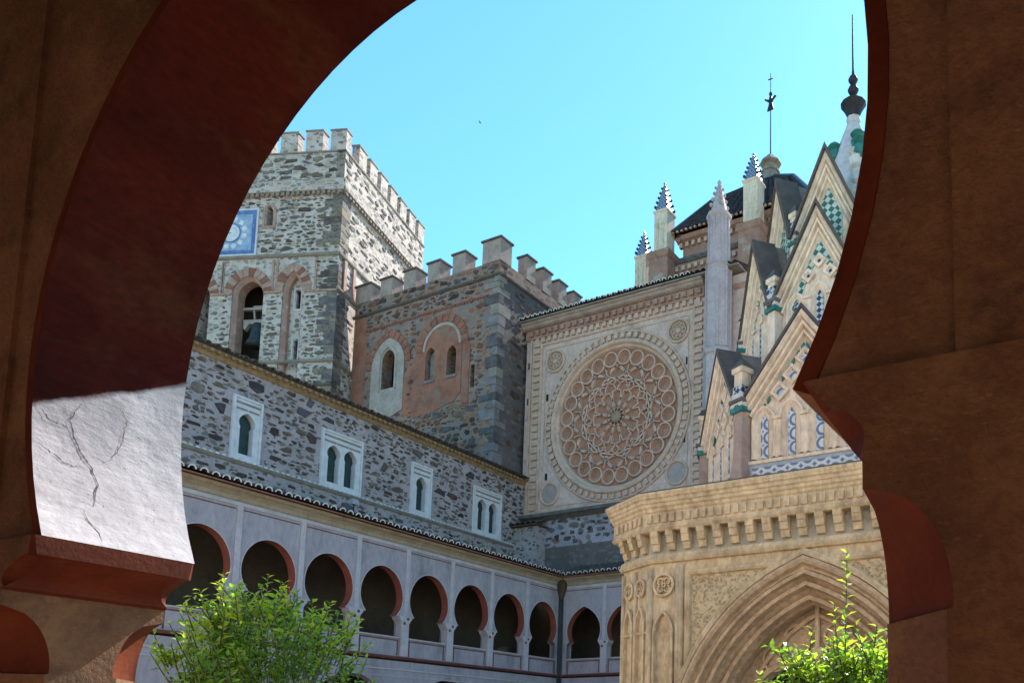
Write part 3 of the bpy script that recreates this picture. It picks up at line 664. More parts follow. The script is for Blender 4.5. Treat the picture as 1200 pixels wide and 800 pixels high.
for F, off in ((FL1, .0), (FR1, .003)):
    mb = MB(); P0, P1 = (-.2 if F is FL1 else -.2), LW + .2
    mb.sweep(F, [(-.25, 38.9), (LW + .25, 38.9)], [(0, 0), (0, .08 + off), (.2, .1 + off), (.22, .3 + off), (.55, .3 + off), (.62, .22 + off), (1.04, .25 + off), (1.04, -.6)]); mb.build('cornice', 'tower_mortar', tower)
    c = tower.children[-1]
    mb = MB(); k = 30
    for i in range(k): mb.box(F, .05 + i * (LW / k), .05 + i * (LW / k) + .2, 38.88, 39.12, .1, .24)
    mb.build('corbel_row', 'string_stone', c, kind='stuff')
    mb = MB(); mb.box(F, -.12, LW + .12, 39.88, 40.02, .0, .2 + off); mb.box(F, -.1, LW + .1, 42.05, 42.16, -.5, .1 + off); mb.build('coping_course', 'string_stone', tower)
for F, z, e in ((FL1, 34.42, 0), (FR1, 34.42, .003), (FL1, 26.8, 0), (FR1, 26.8, .003), (FR1, 31.9, .003)):
    mb = MB(); mb.sweep(F, [(-.12, z), (LW + .12, z)], [(0, 0), (0, .06 + e), (.06, .14 + e), (.14, .16 + e), (.2, .16 + e), (.26, 0)]); mb.build('string_course', 'string_stone', tower)
for a, b in ((-.02, 2.3), (4.0, 5.2), (7.6, 9.1)):
    mb = MB(); mb.box(FL1, a, b, 31.85, 31.98, 0, .09); mb.build('impost_band', 'brick_pale', tower)
# merlons
ml = [(-.03, 1.1)] + [(1.65 + 1.87 * i, 2.9 + 1.87 * i) for i in range(4)] + [(LW - 1.1, LW + .03)]
for a, b in ml: merlon(tower, FL1, a, b, 42.17, 43.62, -.55, .06, 'tower_mortar', 'string_stone', .05)
for i in range(7): merlon(tower, FR1, 1.5 + 1.43 * i, 2.45 + 1.43 * i, 42.17, 43.6, -.5, .05, 'tower_mortar', 'string_stone', .05)
for a, b in ml[1:-1]: merlon(tower, FB1, a, b, 42.17, 43.6, -.5, .05, 'tower_mortar', 'string_stone', .05)
for a, b in ml[1:-1]: merlon(tower, FL4, a, b, 42.17, 43.6, -.5, .05, 'tower_mortar', 'string_stone', .05)
# brick arches of the belfry
def ring_voussoirs(parent, F, path, w, d0, d1, mats, name='voussoir', step=2, gap=.12):
    """single wedge-shaped stones along a path"""
    k = len(path)
    for i in range(0, k - 1, step):
        j = min(i + step, k - 1); a, b = Vector(path[i]), Vector(path[j]); t = (b - a); L = t.length
        if L < 1e-6: continue
        t /= L
        def nrm(q):
            p0 = Vector(path[max(q - 1, 0)]); p1 = Vector(path[min(q + 1, k - 1)]); d = (p1 - p0).normalized(); return Vector((-d.y, d.x))
        na, nb = nrm(i), nrm(j); g = t * L * gap * .5
        mb = MB(); mb.prism(F, [tuple(a + g), tuple(b - g), tuple(b - g + nb * w), tuple(a + g + na * w)], d0, d1 + random.uniform(-.008, .012)); mb.build(name, random.choice(mats), parent)
for a, b, zs, zt in ((*b1, 31.9, 33.2), (*b2, 32.0, 33.45), (*b0, 31.9, 33.2)):
    path = pointed((a + b) / 2, zs, (b - a) / 2, zt - zs, 12)
    ring_voussoirs(tower, FL1, path, .62, 0, .04, ['brick_pale', 'brick', 'brick_pale', 'brick_pale'])
    mb = MB(); mb.sweep(FL1, [(a + .02, 23.2)] + [(u + (.02 if u < (a + b) / 2 else -.02), z) for u, z in path] + [(b - .02, 23.2)], [(0, -.06), (-.22, -.3), (-.22, -.95)], caps=False); mb.build('inner_jamb', 'brick_pale', tower)
    mb = MB(); 
    for q in (a - .95, b + .7): mb.box(FL1, q, q + .16, 32.0, 34.3, 0, .05) if q > 0 else None
    mb.build('brick_lesene', 'brick_pale', tower)
# blocked middle lancet with slits
mb = MB(); mb.plate(FL1, lancet(b2[0] + .03, b2[1] - .03, 23.1, 32.0, 33.4), [rect(2.95, 3.25, 31.0, 32.3), rect(2.95, 3.2, 27.2, 28.7)], -.8, -.55); mb.build('infill_wall', 'tower_mortar', tower)
for q in ((2.88, 3.32, 30.9, 32.4), (2.88, 3.27, 27.1, 28.8)):
    mb = MB(); mb.sweep(FL1, rect(*q), [(0, -.55), (0, -.5), (-.08, -.5), (-.08, -.55)], closed=True); mb.build('slit_frame', 'plaster_white', tower)
mb = MB(); mb.sweep(FL1, lancet(4.93, 5.53, 36.8, 37.85, 38.28, 6), [(0, 0), (0, .06), (.18, .06), (.2, 0)], closed=True); mb.build('window_surround', 'brick_pale', tower)
mb = MB(); mb.box(FL1, 4.9, 5.56, 36.8, 38.3, -.9, -.85); mb.build('window_void', 'void', tower)
# sundial: painted tile panel
su0, su1, sz0, sz1 = 6.1, 9.75, 34.78, 38.0
mb = MB(); mb.box(FL1, su0, su1, sz0, sz1, .0, .06); sdl = mb.build('sundial', 'sundial_pale', tower, label='blue and white painted tile sundial')
mb = MB(); mb.sweep(FL1, rect(su0 + .02, su1 - .02, sz0 + .02, sz1 - .02), [(0, .06), (0, .1), (.26, .09), (.26, .06)], closed=True); mb.build('border', 'sundial_blue', sdl)
mb = MB(); mb.sweep(FL1, rect(su0 - .12, su1 + .12, sz0 - .12, sz1 + .12), [(0, 0), (0, .09), (.13, .09), (.13, 0)], closed=True); mb.build('surround', 'plaster_white', sdl)
scx, scz = (su0 + su1) / 2, (sz0 + sz1) / 2
mb = MB(); mb.prism(FL1, circle(scx, scz, .62, 24), .06, .075); mb.build('dial_face', 'sundial_white', sdl)
mb = MB(); mb.sweep(FL1, circle(scx, scz, .66, 24), [(0, .06), (0, .085), (.06, .085), (.06, .06)], closed=True); mb.build('dial_ring', 'sundial_blue', sdl)
for i in range(12):
    a = 2 * pi * i / 12 + .26; cc = (scx + 1.02 * cos(a), scz + 1.02 * sin(a))
    mb = MB(); mb.prism(FL1, [(cc[0] + (.17 if j % 2 else .22) * cos(a + j * pi / 4 + pi / 8) * 1.0, cc[1] + (.17 if j % 2 else .22) * sin(a + j * pi / 4 + pi / 8)) for j in range(8)], .06, .075); mb.build('hour_plaque', 'sundial_white', sdl)
mb = MB(); mb.tube([FL1.p(scx, scz, .07), FL1.p(scx, scz - .3, .6)], .02, 5); mb.build('gnomon', 'iron', sdl)
# stones of the tower
rng = random.Random(21)
exL = [(b1[0] - .75, b1[1] + .75, 31.9, 34.1), (b1[0] - .1, b1[1] + .1, 20, 33.4), (b2[0] - .7, b2[1] + .7, 31.9, 34.2), (b2[0] - .1, b2[1] + .1, 20, 33.4), (8.4, 11.1, 20, 34.1), (su0 - .2, LW, sz0 - .2, sz1 + .2), (4.7, 5.75, 36.6, 38.5), (-1, 12, 34.3, 34.75), (-1, 12, 26.7, 27.1), (3.9, 5.4, 31.8, 34.3), (-1, 2.4, 31.8, 32.0), (7.4, 9.1, 31.8, 34.3), (0, .0, 0, 0)]
it = [(FL1, *q, 0) for q in scatter(rng, .02, 9.4, 20.5, 38.8, [(.9, .34, 150), (.6, .22, 900), (.38, .15, 3200), (.24, .1, 3000)], exL, gap=.045)]
it += [(FL1, *q, .03) for q in scatter(rng, .02, 8.5, 40.1, 42.0, [(.8, .35, 80), (.5, .28, 300)], [], gap=.08)]
it += [(FR1, *q, 0) for q in scatter(rng, .02, 11, 24, 38.8, [(.8, .3, 160), (.5, .2, 700)], [(-1, 12, 34.3, 34.75), (-1, 12, 26.7, 27.1), (-1, 12, 31.8, 32.2), (2.2, 12, 20, 33.9)], gap=.1)]
it += [(FR1, *q, .03) for q in scatter(rng, .02, 11, 40.1, 42.0, [(.7, .3, 60), (.45, .26, 250)], [], gap=.1)]
lay_stones(rng, tower, it, STONE_SETS['tower_stone'], depth=.04)
# quoins on the near corner
z = 20.6; i = 0
while z < 38.5:
    h = rng.uniform(.38, .62)
    if not any(abs(z + h / 2 - q) < .5 for q in (34.5, 26.9)):
        lu, lv = (1.25, .6) if i % 2 else (.7, 1.05)
        mb = MB(); vs0 = FL1.p(-.035, z, .035)
        mb.box(FL1, -.035, lu, z + .02, z + h - .03, -lv * .9, .035); mb.build('quoin', rng.choice(STONE_SETS['tower_stone'][:4]), tower)
    z += h; i += 1
# lesenes framing the panel on the sunlit face
for u in (.55, 1.6):
    mb = MB(); mb.box(FR1, u, u + .28, 32.2, 34.4, 0, .12); mb.build('brick_lesene', 'brick_pale', tower)
# weather vane on the far battlement
vp = FR1.p(6.3, 43.6, -2.2); mb = MB()
mb.tube([vp - Vector((0, 0, 4)), vp + Vector((0, 0, 2.6))], .04, 5)
for a, L in ((.5, .95), (-.9, .55), (2.6, .5)): mb.tube([vp + Vector((0, 0, 1.0)), vp + dv * (L * cos(a)) + Vector((0, 0, 1.0 + L * sin(a)))], .06, 5)
mb.build('weather_vane', 'iron', tower)
# bell hanging in the open arch
bp0 = FL1.p((b1[0] + b1[1]) / 2 - .35, 0, -.9); cx, cy = bp0.x, bp0.y
bell = thing('church_bell', (cx, cy, 28.2), 'dark bronze bell hung from a white headstock in the belfry arch', 'bell')
mb = MB(); pr = [(.78, 28.2), (.74, 28.28), (.60, 28.6), (.52, 29.1), (.47, 29.5), (.38, 29.72), (.12, 29.8)]
mb.lathe((cx, cy), pr, 20); mb.build('bell_body', 'bronze', bell, smooth=True)
mb = MB(); mb.tube([(cx, cy, 28.6), (cx, cy, 28.1)], [.05, .1], 8); mb.build('clapper', 'iron', bell)
Fb = Frame((cx, cy, 0), du, -dv)
mb = MB(); mb.prism(Fb, [(-1.15, 29.3), (-1.0, 29.3), (-.7, 29.75), (.7, 29.75), (1.0, 29.3), (1.1, 29.5), (1.1, 30.05), (-1.15, 30.05)], -.15, .15); mb.build('headstock', 'old_white', bell)
mb = MB(); mb.sweep(Fb, [(-.32, 30.05), (-.42, 31.0), (.42, 31.0), (.32, 30.05)], [(0, -.06), (0, .06), (.1, .06), (.1, -.06)]); mb.build('bracket', 'old_white', bell)
bell.location.z += .4
mb = MB(); mb.box(FL1, b1[0] + .1, b1[1] - .1, 31.2, 31.36, -1.05, -.8); mb.build('belfry_beam', 'old_white', tower)

# ================================================================== battlemented keep (centre)
KX0, KX1, KY0, KY1 = -48.75, -35.6, 37.13, 47.5
FK = Frame((0, KY0, 0), (1, 0, 0), (0, -1, 0)); FS = Frame((KX1, 0, 0), (0, 1, 0), (1, 0, 0))
keep = thing('battlemented_keep', ((KX0 + KX1) / 2, 42, 0), 'squat reddish battlemented tower with three arched windows behind the rubble wing', 'tower')
kw1 = lancet(-45.75, -44.55, 25.0, 27.0, 27.75, 8); kw2 = lancet(-41.7, -40.85, 24.9, 26.5, 27.1, 8); kw3 = lancet(-39.8, -39.0, 24.9, 26.3, 26.85, 8); ks = rect(-37.75, -37.4, 23.7, 25.2)
mb = MB(); mb.plate(FK, rect(KX0, KX1, 12, 30.75), [kw1, kw2, kw3, ks], -.8, 0); mb.build('wall', 'keep_mortar', keep)
mb = MB(); mb.box(FS, KY0 + .04, KY1, 12, 30.7, -.8, .006); mb.build('side_wall', 'dark_rubble', keep)
mb = MB(); mb.box(Frame((KX0, 0, 0), (0, 1, 0), (-1, 0, 0)), KY0 + .002, KY1, 12, 30.75, -.8, -.001); mb.build('side_wall', 'dark_rubble', keep)
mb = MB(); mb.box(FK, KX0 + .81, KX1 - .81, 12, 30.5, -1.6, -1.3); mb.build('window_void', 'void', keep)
mb = MB(); mb.box(FK, KX0 + .3, KX1 - .3, 30.5, 30.9, -9.9, -.3); mb.build('roof_slab', 'string_stone', keep)
mb = MB(); mb.box(FK, KX0 + .0, KX1 - .0, 30.9, 31.75, -.6, .02); mb.box(FS, KY0 + .58, KY1, 30.9, 31.75, -.6, .019); mb.box(Frame((KX0, 0, 0), (0, 1, 0), (-1, 0, 0)), KY0 + .58, KY1, 30.9, 31.75, -.6, .019); mb.build('parapet', 'keep_mortar', keep)
for F, a, b in ((FK, KX0 - .12, KX1 + .14), (FS, KY0 - .1, KY1)):
    mb = MB(); mb.sweep(F, [(a, 30.7), (b, 30.7)], [(0, 0), (0, .05), (.06, .13), (.16, .15 if F is FK else .147), (.22, 0)]); mb.build('string_course', 'dark_cap', keep)
mb = MB(); k = 46
for i in range(k): mb.box(FK, KX0 + 1.2 + i * .24, KX0 + 1.33 + i * .24, 29.45, 29.55, 0, .05)
mb.box(FK, KX0 + 1.1, KX1 - .9, 29.56, 29.64, 0, .06); mb.build('brick_dentils', 'brick', keep, kind='stuff')
# merlons along the camera side and the court side
merlon(keep, FK, -37.1, KX1 + .03, 31.76, 33.2, -.95, .05, 'merlon_plaster', 'dark_cap')
for c in (-39.1, -41.3, -43.5, -45.7): merlon(keep, FK, c - .6, c + .52, 31.76, 33.0, -.85, .03, 'merlon_plaster', 'dark_cap')
merlon(keep, FK, KX0, KX0 + 1.5, 31.76, 33.0, -.95, .05, 'merlon_plaster', 'dark_cap')
for i in range(5): merlon(keep, FS, 39.5 + 1.62 * i, 40.35 + 1.62 * i, 31.76, 33.3, -.75, .03, 'merlon_plaster', 'dark_cap')
# red brick render patches and arches
mb = MB(); mb.prism(FK, [(KX0 + .02, 18), (KX0 + 1.3, 18), (KX0 + 1.5, 22), (KX0 + 1.25, 25), (KX0 + 1.4, 28), (KX0 + 1.2, 30.6), (KX0 + .02, 30.6)], 0, .03); mb.build('render_patch', 'red_render', keep)
mb = MB(); mb.plate(FK, [(-43.6, 22.9), (-41.9, 22.4), (-39, 23.1), (-38.5, 23.6), (-38.55, 27.3), (-39.3, 28.3), (-40.2, 28.6), (-41.3, 28.1), (-42.0, 26.9), (-43.2, 26.6), (-43.7, 25)], [kw2, kw3], 0, .035); mb.build('render_patch', 'red_render', keep)
mb = MB(); mb.prism(FK, [(-38.45, 22.6), (-37.85, 22.5), (-37.82, 26.6), (-38.3, 27.3), (-38.46, 26.9)], 0, .045); mb.build('render_patch', 'red_render', keep)
mb = MB(); out = [(-46.75, 23.2)] + pointed(-45.2, 26.6, 1.55, 2.0, 10) + [(-43.65, 23.3), (-44.6, 23.0), (-45.7, 23.15)]
mb.plate(FK, out, [kw1], 0, .06); sr = mb.build('window_surround', 'old_white', keep)
mb = MB(); mb.sweep(FK, [(-45.85, 24.9)] + pointed(-45.15, 27.0, .7, .9, 10) + [(-44.45, 24.9)], [(0, .06), (0, .12), (.14, .12), (.16, .06)]); mb.build('moulding', 'old_white', sr)
ring_voussoirs(keep, FK, pointed(-45.2, 26.6, 1.6, 2.05, 12), .5, 0, .05, ['brick', 'red_render'])
ring_voussoirs(keep, FK, pointed(-40.3, 26.9, 1.75, 1.75, 12), .55, 0, .06, ['brick', 'red_render'])
mb = MB(); mb.sweep(FK, pointed(-40.3, 26.9, 1.5, 1.5, 12), [(0, .035), (0, .06), (.2, .06), (.2, .035)]); mb.build('white_band', 'old_white', keep)
mb = MB(); mb.plate(FK, lancet(-41.66, -40.89, 24.9, 26.5, 27.05, 8), [], -.5, -.35); mb.build('blocked_lancet', 'string_stone', keep)
for q in ((-41.7, -40.85, 24.85), (-39.85, -38.9, 24.85)):
    mb = MB(); mb.box(FK, q[0], q[1], q[2] - .18, q[2], -.1, .1); mb.build('sill', 'quoin', keep)
z = 17; i = 0; rng = random.Random(5)
while z < 30.4:
    h = rng.uniform(.38, .85); lu, lv = (1.0, .5) if i % 2 else (.5, .85)
    lu *= rng.uniform(.6, 1.3); lv *= rng.uniform(.6, 1.2)
    mb = MB(); mb.box(FK, KX1 - lu, KX1 + .05, z + .03, z + h - .02, -lv, .05); mb.build('quoin', rng.choice(['quoin', 'quoin', 'string_stone', 'keep_stone_3']), keep); z += h; i += 1
exK = [(-46.9, -43.5, 22.8, 29.3), (-42.6, -37.7, 22.9, 29.3), (KX0, KX0 + 1.4, 12, 30.7), (-37.9, -37.2, 23.5, 25.4), (KX0 + 1, KX1 - .9, 29.4, 29.7), (KX1 - 1.1, KX1, 12, 31)]
it = [(FK, *q, 0) for q in scatter(rng, KX0 + .1, KX1 - .1, 17.5, 30.6, [(.9, .46, 110), (.62, .3, 700), (.4, .18, 2200), (.25, .12, 2500)], exK, gap=.035)]
it += [(FK, *q, .02) for q in scatter(rng, KX0 + .1, KX1 - .1, 30.95, 31.72, [(.7, .3, 60), (.4, .22, 200)], [], gap=.05)]
it += [(FS, *q, .006) for q in scatter(rng, KY0 + 1, 44, 19, 30.6, [(.8, .42, 80), (.5, .28, 500)], [], gap=.06)]
lay_stones(rng, keep, it, STONE_SETS['keep_stone'], depth=.04)

# ================================================================== church transept with the blind rose window
RY = 39.5
FRW = Frame((0, RY, 0), (1, 0, 0), (0, -1, 0))
RCX, RCZ = -28.24, 21.1
RX0, RX1 = -35.3, -22.1
church = thing('church_transept', (RCX, RY + 3, 0), 'tan church wall with a huge carved blind rose window and corner buttress', 'church')
mb = MB(); mb.plate(FRW, rect(RX0, RX1 + 3, 10.9, 28.1), [circle(RCX, RCZ, 4.72, 72)], -.7, 0); mb.build('wall', 'rose_wall', church)
mb = MB(); mb.box(Frame((RX0, 0, 0), (0, 1, 0), (-1, 0, 0)), RY + .002, 46, 10.9, 28.1, -.5, -.001); mb.build('side_wall', 'dark_rubble', church)
mb = MB(); mb.prism(FRW, rect(-34.9, -19.2, 11, 15.3), 0, .02); rb = mb.build('plinth_wall', 'pale_rubble', church)
mb = MB(); mb.prism(FRW, rect(-34.9, -19.2, 11, 13.4), .02, .04); mb.build('dark_plinth', 'dark_rubble', church)
rng = random.Random(8)
lay_stones(rng, church, [(FRW, *q, .02) for q in scatter(rng, -33.2, -26, 13.5, 15.2, [(.5, .3, 60), (.32, .2, 160)], [], gap=.08)], STONE_SETS['house_stone'])
# ledge under the rose
mb = MB(); mb.sweep(FRW, [(RX0 - .1, 15.15), (RX1 + .3, 15.15)], [(0, 0), (0, .1), (.12, .3), (.2, .5), (.34, .52), (.42, .42), (.5, .2), (.55, 0)]); mb.build('ledge', 'soot_ledge', church)
# frame strips with dentils
fx0, fx1, fz0, fz1 = -33.95, -22.9, 15.78, 26.7
mb = MB(); mb.sweep(FRW, rect(fx0, fx1, fz0, fz1), [(0, 0), (0, .07), (-.08, .1), (-.16, .07), (-.16, 0)], closed=True)
mb.sweep(FRW, rect(fx0 + .3, fx1 - .3, fz0 + .25, fz1 - .35), [(0, 0), (0, .04), (-.05, .04), (-.05, 0)], closed=True); mb.build('panel_frame', 'rose_trim', church)
for u0, u1 in ((-34.62, -34.12), (-22.72, -22.22)):
    z = 15.9; ds = thing  # keep each block a part
    while z < 26.9:
        mb = MB(); mb.box(FRW, u0, u1, z, z + .26 + random.uniform(-.02, .02), 0, .13); mb.build('dentil_block', 'rose_trim', church); z += .47
mb = MB(); mb.box(FRW, -34.95, -34.8, 15.7, 27.3, 0, .09); mb.box(FRW, -34.1, -33.98, 15.7, 27.0, 0, .1); mb.build('edge_strip', 'rose_trim', church)
for i in range(26):
    u = -34.5 + i * .475
    mb = MB(); mb.box(FRW, u, u + .25, 26.95, 27.25, 0, .14); mb.build('dentil_block', 'rose_trim', church)
mb = MB(); mb.box(FRW, RX0, RX1, 27.27, 27.9, 0, .12); mb.build('frieze', 'church_brick', church)
for i in range(26):
    u = -34.9 + i * .495
    mb = MB(); mb.box(FRW, u, u + .26, 27.45, 27.78, .12, .26); mb.build('frieze_block', 'church_brick', church)
mb = MB(); mb.sweep(FRW, [(RX0 - .1, 27.9), (RX1 + .05, 27.9)], [(0, 0), (0, .2), (.06, .34), (.12, .4), (.2, .44), (.26, .54), (.36, .58), (.37, 0)]); mb.build('cornice', 'merlon_plaster', church)
mb = MB(); roof_sheet(mb, (RX0 - .1, RY - .75, 28.42), (RX1 + 2.5, RY - .75, 28.42), (RX1 + 2.5, RY + 7, 31.2), (RX0 - .1, RY + 7, 31.2)); rf = mb.build('roof', 'roof_tile', church)
mb = MB(); mb.box(FRW, RX0 - .1, RX1 + 2.5, 28.27, 28.36, -.5, .7); mb.build('eave_board', 'string_stone', rf)
n = int((RX1 - RX0) / .40); ang = .35
for i in range(n):
    R = Matrix((FRW.u, -FRW.n * cos(ang) + Vector((0, 0, sin(ang))), FRW.n * sin(ang) + Vector((0, 0, cos(ang))))).transposed().to_4x4()
    inst('eave_tile', TILE, rf, Matrix.Translation(FRW.p(RX0 + .1 + i * .40, 28.4 + random.uniform(-.012, .012), .82 + random.uniform(-.02, .02))) @ R)
# side lean of the eave over the keep
# put-log holes
for u, z in ((-35.05, 25.6), (-35.05, 23.2), (-23.25, 23.6), (-33.5, 23.2), (-33.4, 18.0), (-23.4, 18.9)):
    mb = MB(); mb.box(FRW, u - .09, u + .09, z - .22, z + .22, -.02, .012); mb.build('putlog_hole', 'void', church)
# corner roundels
for (u, z), carved in (((-32.92, 25.5), 1), ((-23.85, 25.55), 1), ((-33.05, 16.85), 0), ((-23.85, 16.95), 0)):
    mb = MB(); mb.prism(FRW, circle(u, z, .62, 28), 0, .03); ro = mb.build('corner_roundel', 'rose_boss' if carved else 'rose_disc', church)
    mb = MB(); mb.sweep(FRW, circle(u, z, .62, 28), [(0, .03), (0, .09), (.06, .13), (.14, .1), (.16, 0)], closed=True); mb.build('roundel_rim', 'rose_trim', ro)
    if carved:
        mb = MB()
        for i in range(8):
            a = pi / 4 * i; mb.sweep(FRW, circle(u + .33 * cos(a), z + .33 * sin(a), .15, 10), [(0, .03), (0, .07), (.05, .07), (.05, .03)], closed=True)
        mb.prism(FRW, circle(u, z, .16, 10), .03, .09); mb.build('carving', 'rose_trim', ro)
# rose rings
mb = MB(); mb.sweep(FRW, circle(RCX, RCZ, 5.22, 96), [(0, 0), (0, .1), (.07, .12), (.12, .08), (.12, 0)], closed=True); mb.build('outer_ring', 'rose_trim', church)
for i in range(64):
    a = 2 * pi * i / 64
    c = Vector((RCX + 5.02 * cos(a), RCZ + 5.02 * sin(a))); e = Vector((cos(a), sin(a))); t = Vector((-e.y, e.x))
    q = [tuple(c + e * x + t * y) for x, y in ((-.16, -.13), (.16, -.13), (.16, .13), (-.16, .13))]
    mb = MB(); mb.prism(FRW, q, 0, .15); mb.build('ring_dentil', 'rose_trim', church)
mb = MB(); mb.sweep(FRW, circle(RCX, RCZ, 4.72, 96), [(.08, 0), (.08, .14), (.0, .2), (-.14, .18), (-.2, .1), (-.24, .02), (-.36, -.04), (-.4, -.12), (-.44, -.2), (-.46, -.27)], closed=True); mb.build('inner_ring', 'rose_trim', church, smooth=False)
mb = MB(); mb.prism(FRW, circle(RCX, RCZ, 4.715, 72), -.5, -.26); back = mb.build('rose_panel', 'rose_back', church, label='carved plaster star tracery disc of the rose window')
TD0, TD1 = -.26, -.07
R24 = 3.72
mbc = MB(); mbc.sweep(FL, circle(0, 0, .44, 22), [(.06, 0), (.055, .2), (-.02, .21), (-.03, 0)], closed=True)
mbc.sweep(FL, circle(0, 0, .41, 22), [(0, .10), (-.09, .09), (-.1, .045), (-.19, .04), (-.2, 0)], closed=True, mi=1)
roundel_me = mbc.mesh('rim_circle', ['rose_tracery', 'rose_back'])
for i in range(24):
    a = 2 * pi * (i + .5) / 24; inst('rim_circle', roundel_me, back, fmat(FRW, RCX + R24 * cos(a), RCZ + R24 * sin(a), TD0))
def strap(pts, w=.052, closed=False, name='tracery_strap', d=0):
    mb = MB(); mb.sweep(FRW, [(RCX + x, RCZ + y) for x, y in pts], [(w, TD0), (w * .8, TD1 + d), (-w * .8, TD1 + d), (-w, TD0)], closed=closed); mb.build(name, 'rose_tracery', back)
def pol(r, a): return (r * cos(a), r * sin(a))
strap([pol(3.2, 2 * pi * i / 96) for i in range(96)], .04, True, 'tracery_ring', -.06) if False else None
for i in range(12):
    a = 2 * pi * i / 12 + pi / 12
    strap([pol(3.3, a - pi / 4), pol(3.3, a + pi / 4)])                       # long interlaced straps
    strap([pol(.5, a + pi / 12 - .16), pol(.78, a + pi / 12 - .34), pol(1.65, a + pi / 12 - .20), pol(1.72, a + pi / 12), pol(1.65, a + pi / 12 + .20), pol(.78, a + pi / 12 + .34), pol(.5, a + pi / 12 + .16)], .04)
    strap([pol(1.72, a + pi / 12), pol(2.1, a + pi / 12 - .13), pol(2.3, a), pol(2.1, a - pi / 12 + .13), pol(1.72, a - pi / 12)], .04)
    strap([pol(2.1, a + pi / 12 - .13), pol(2.35, a + pi / 12), pol(2.1, a + pi / 12 + .13)], .04)
    # pointed arcs outside
    am = a + pi / 12
    strap([pol(2.45, am - .24), pol(2.85, am - .20), pol(3.12, am - .11), pol(3.22, am), pol(3.12, am + .11), pol(2.85, am + .20), pol(2.45, am + .24)], .045)
    strap([pol(2.45, a), pol(3.25, a)], .035)
star = [pol(.5 if i % 2 else .28, 2 * pi * i / 24) for i in range(24)]
mb = MB(); mb.prism(FRW, [(RCX + x, RCZ + y) for x, y in star], TD0, TD1 + .02); mb.build('centre_star', 'rose_boss', back)
for i in range(6):
    a = 2 * pi * i / 6 + .1; x, y = pol(2.02, a); strap([(x + .1 * cos(t * pi / 5), y + .1 * sin(t * pi / 5)) for t in range(10)], .035, True, 'ring_boss')
# corner buttress with crocketed pinnacle
bx, by = -20.95, 39.0
mb = MB(); mb.lathe((bx, by), [(.85, 10.9), (.85, 23.0), (.95, 23.1), (.95, 23.35), (.72, 23.5), (.70, 28.35), (.8, 28.45), (.68, 28.6), (.62, 31.3), (.74, 31.45), (.74, 31.62), (.6, 31.7)], 8, pi / 8); bt = mb.build('buttress', 'pinnacle_stone', church)
for i in range(8):
    a = pi / 8 + i * pi / 4; r = .68
    mb = MB(); mb.tube([(bx + r * cos(a), by + r * sin(a), 23.5), (bx + r * cos(a), by + r * sin(a), 28.3)], .1, 6); mb.build('shaft', 'pinnacle_stone', bt)
    a2 = i * pi / 4; r2 = .6
    mb = MB(); mb.tube([(bx + r2 * cos(a2), by + r2 * sin(a2), 28.5), (bx + r2 * cos(a2), by + r2 * sin(a2), 31.3)], .07, 6); mb.build('shaft', 'pinnacle_stone', bt)
mb = MB(); mb.lathe((bx, by), [(.54, 31.7), (.25, 33.0), (.09, 33.6), (.13, 33.7), (.0, 33.9)], 8, pi / 8); sp = mb.build('pinnacle_spire', 'pinnacle_stone', bt)
def crockets(parent, cx, cy, r0, z0, r1, z1, n, mt, size=.11, faces=4, a0=pi / 4):
    for j in range(n):
        t = (j + .5) / n; r = r0 + (r1 - r0) * t + size * .5; z = z0 + (z1 - z0) * t
        for i in range(faces):
            a = a0 + i * 2 * pi / faces; s2 = size * (1 - .35 * t)
            mb = MB(); mb.lathe((cx + r * cos(a), cy + r * sin(a)), [(.02, z - s2), (s2 * .8, z - s2 * .3), (s2, z + s2 * .3), (s2 * .5, z + s2), (.02, z + s2 * 1.1)], 6); mb.build('crocket', mt, parent)
crockets(sp, bx, by, .46, 32.0, .12, 33.5, 4, 'pinnacle_stone', .13, 4)
mb = MB(); mb.box(Frame((0, RY + .3, 0), (1, 0, 0), (0, -1, 0)), -20.2, -12, 10.9, 27.0, -.6, 0); mb.build('aisle_wall', 'church_brick', church)
FQ = Frame((0, RY + .3, 0), (1, 0, 0), (0, -1, 0))
mb = MB(); mb.sweep(FQ, [(-20.2, 27.0), (-12, 27.0)], [(0, 0), (0, .15), (.3, .4), (.5, .42), (.5, 0)]); mb.build('aisle_cornice', 'church_brick', church)

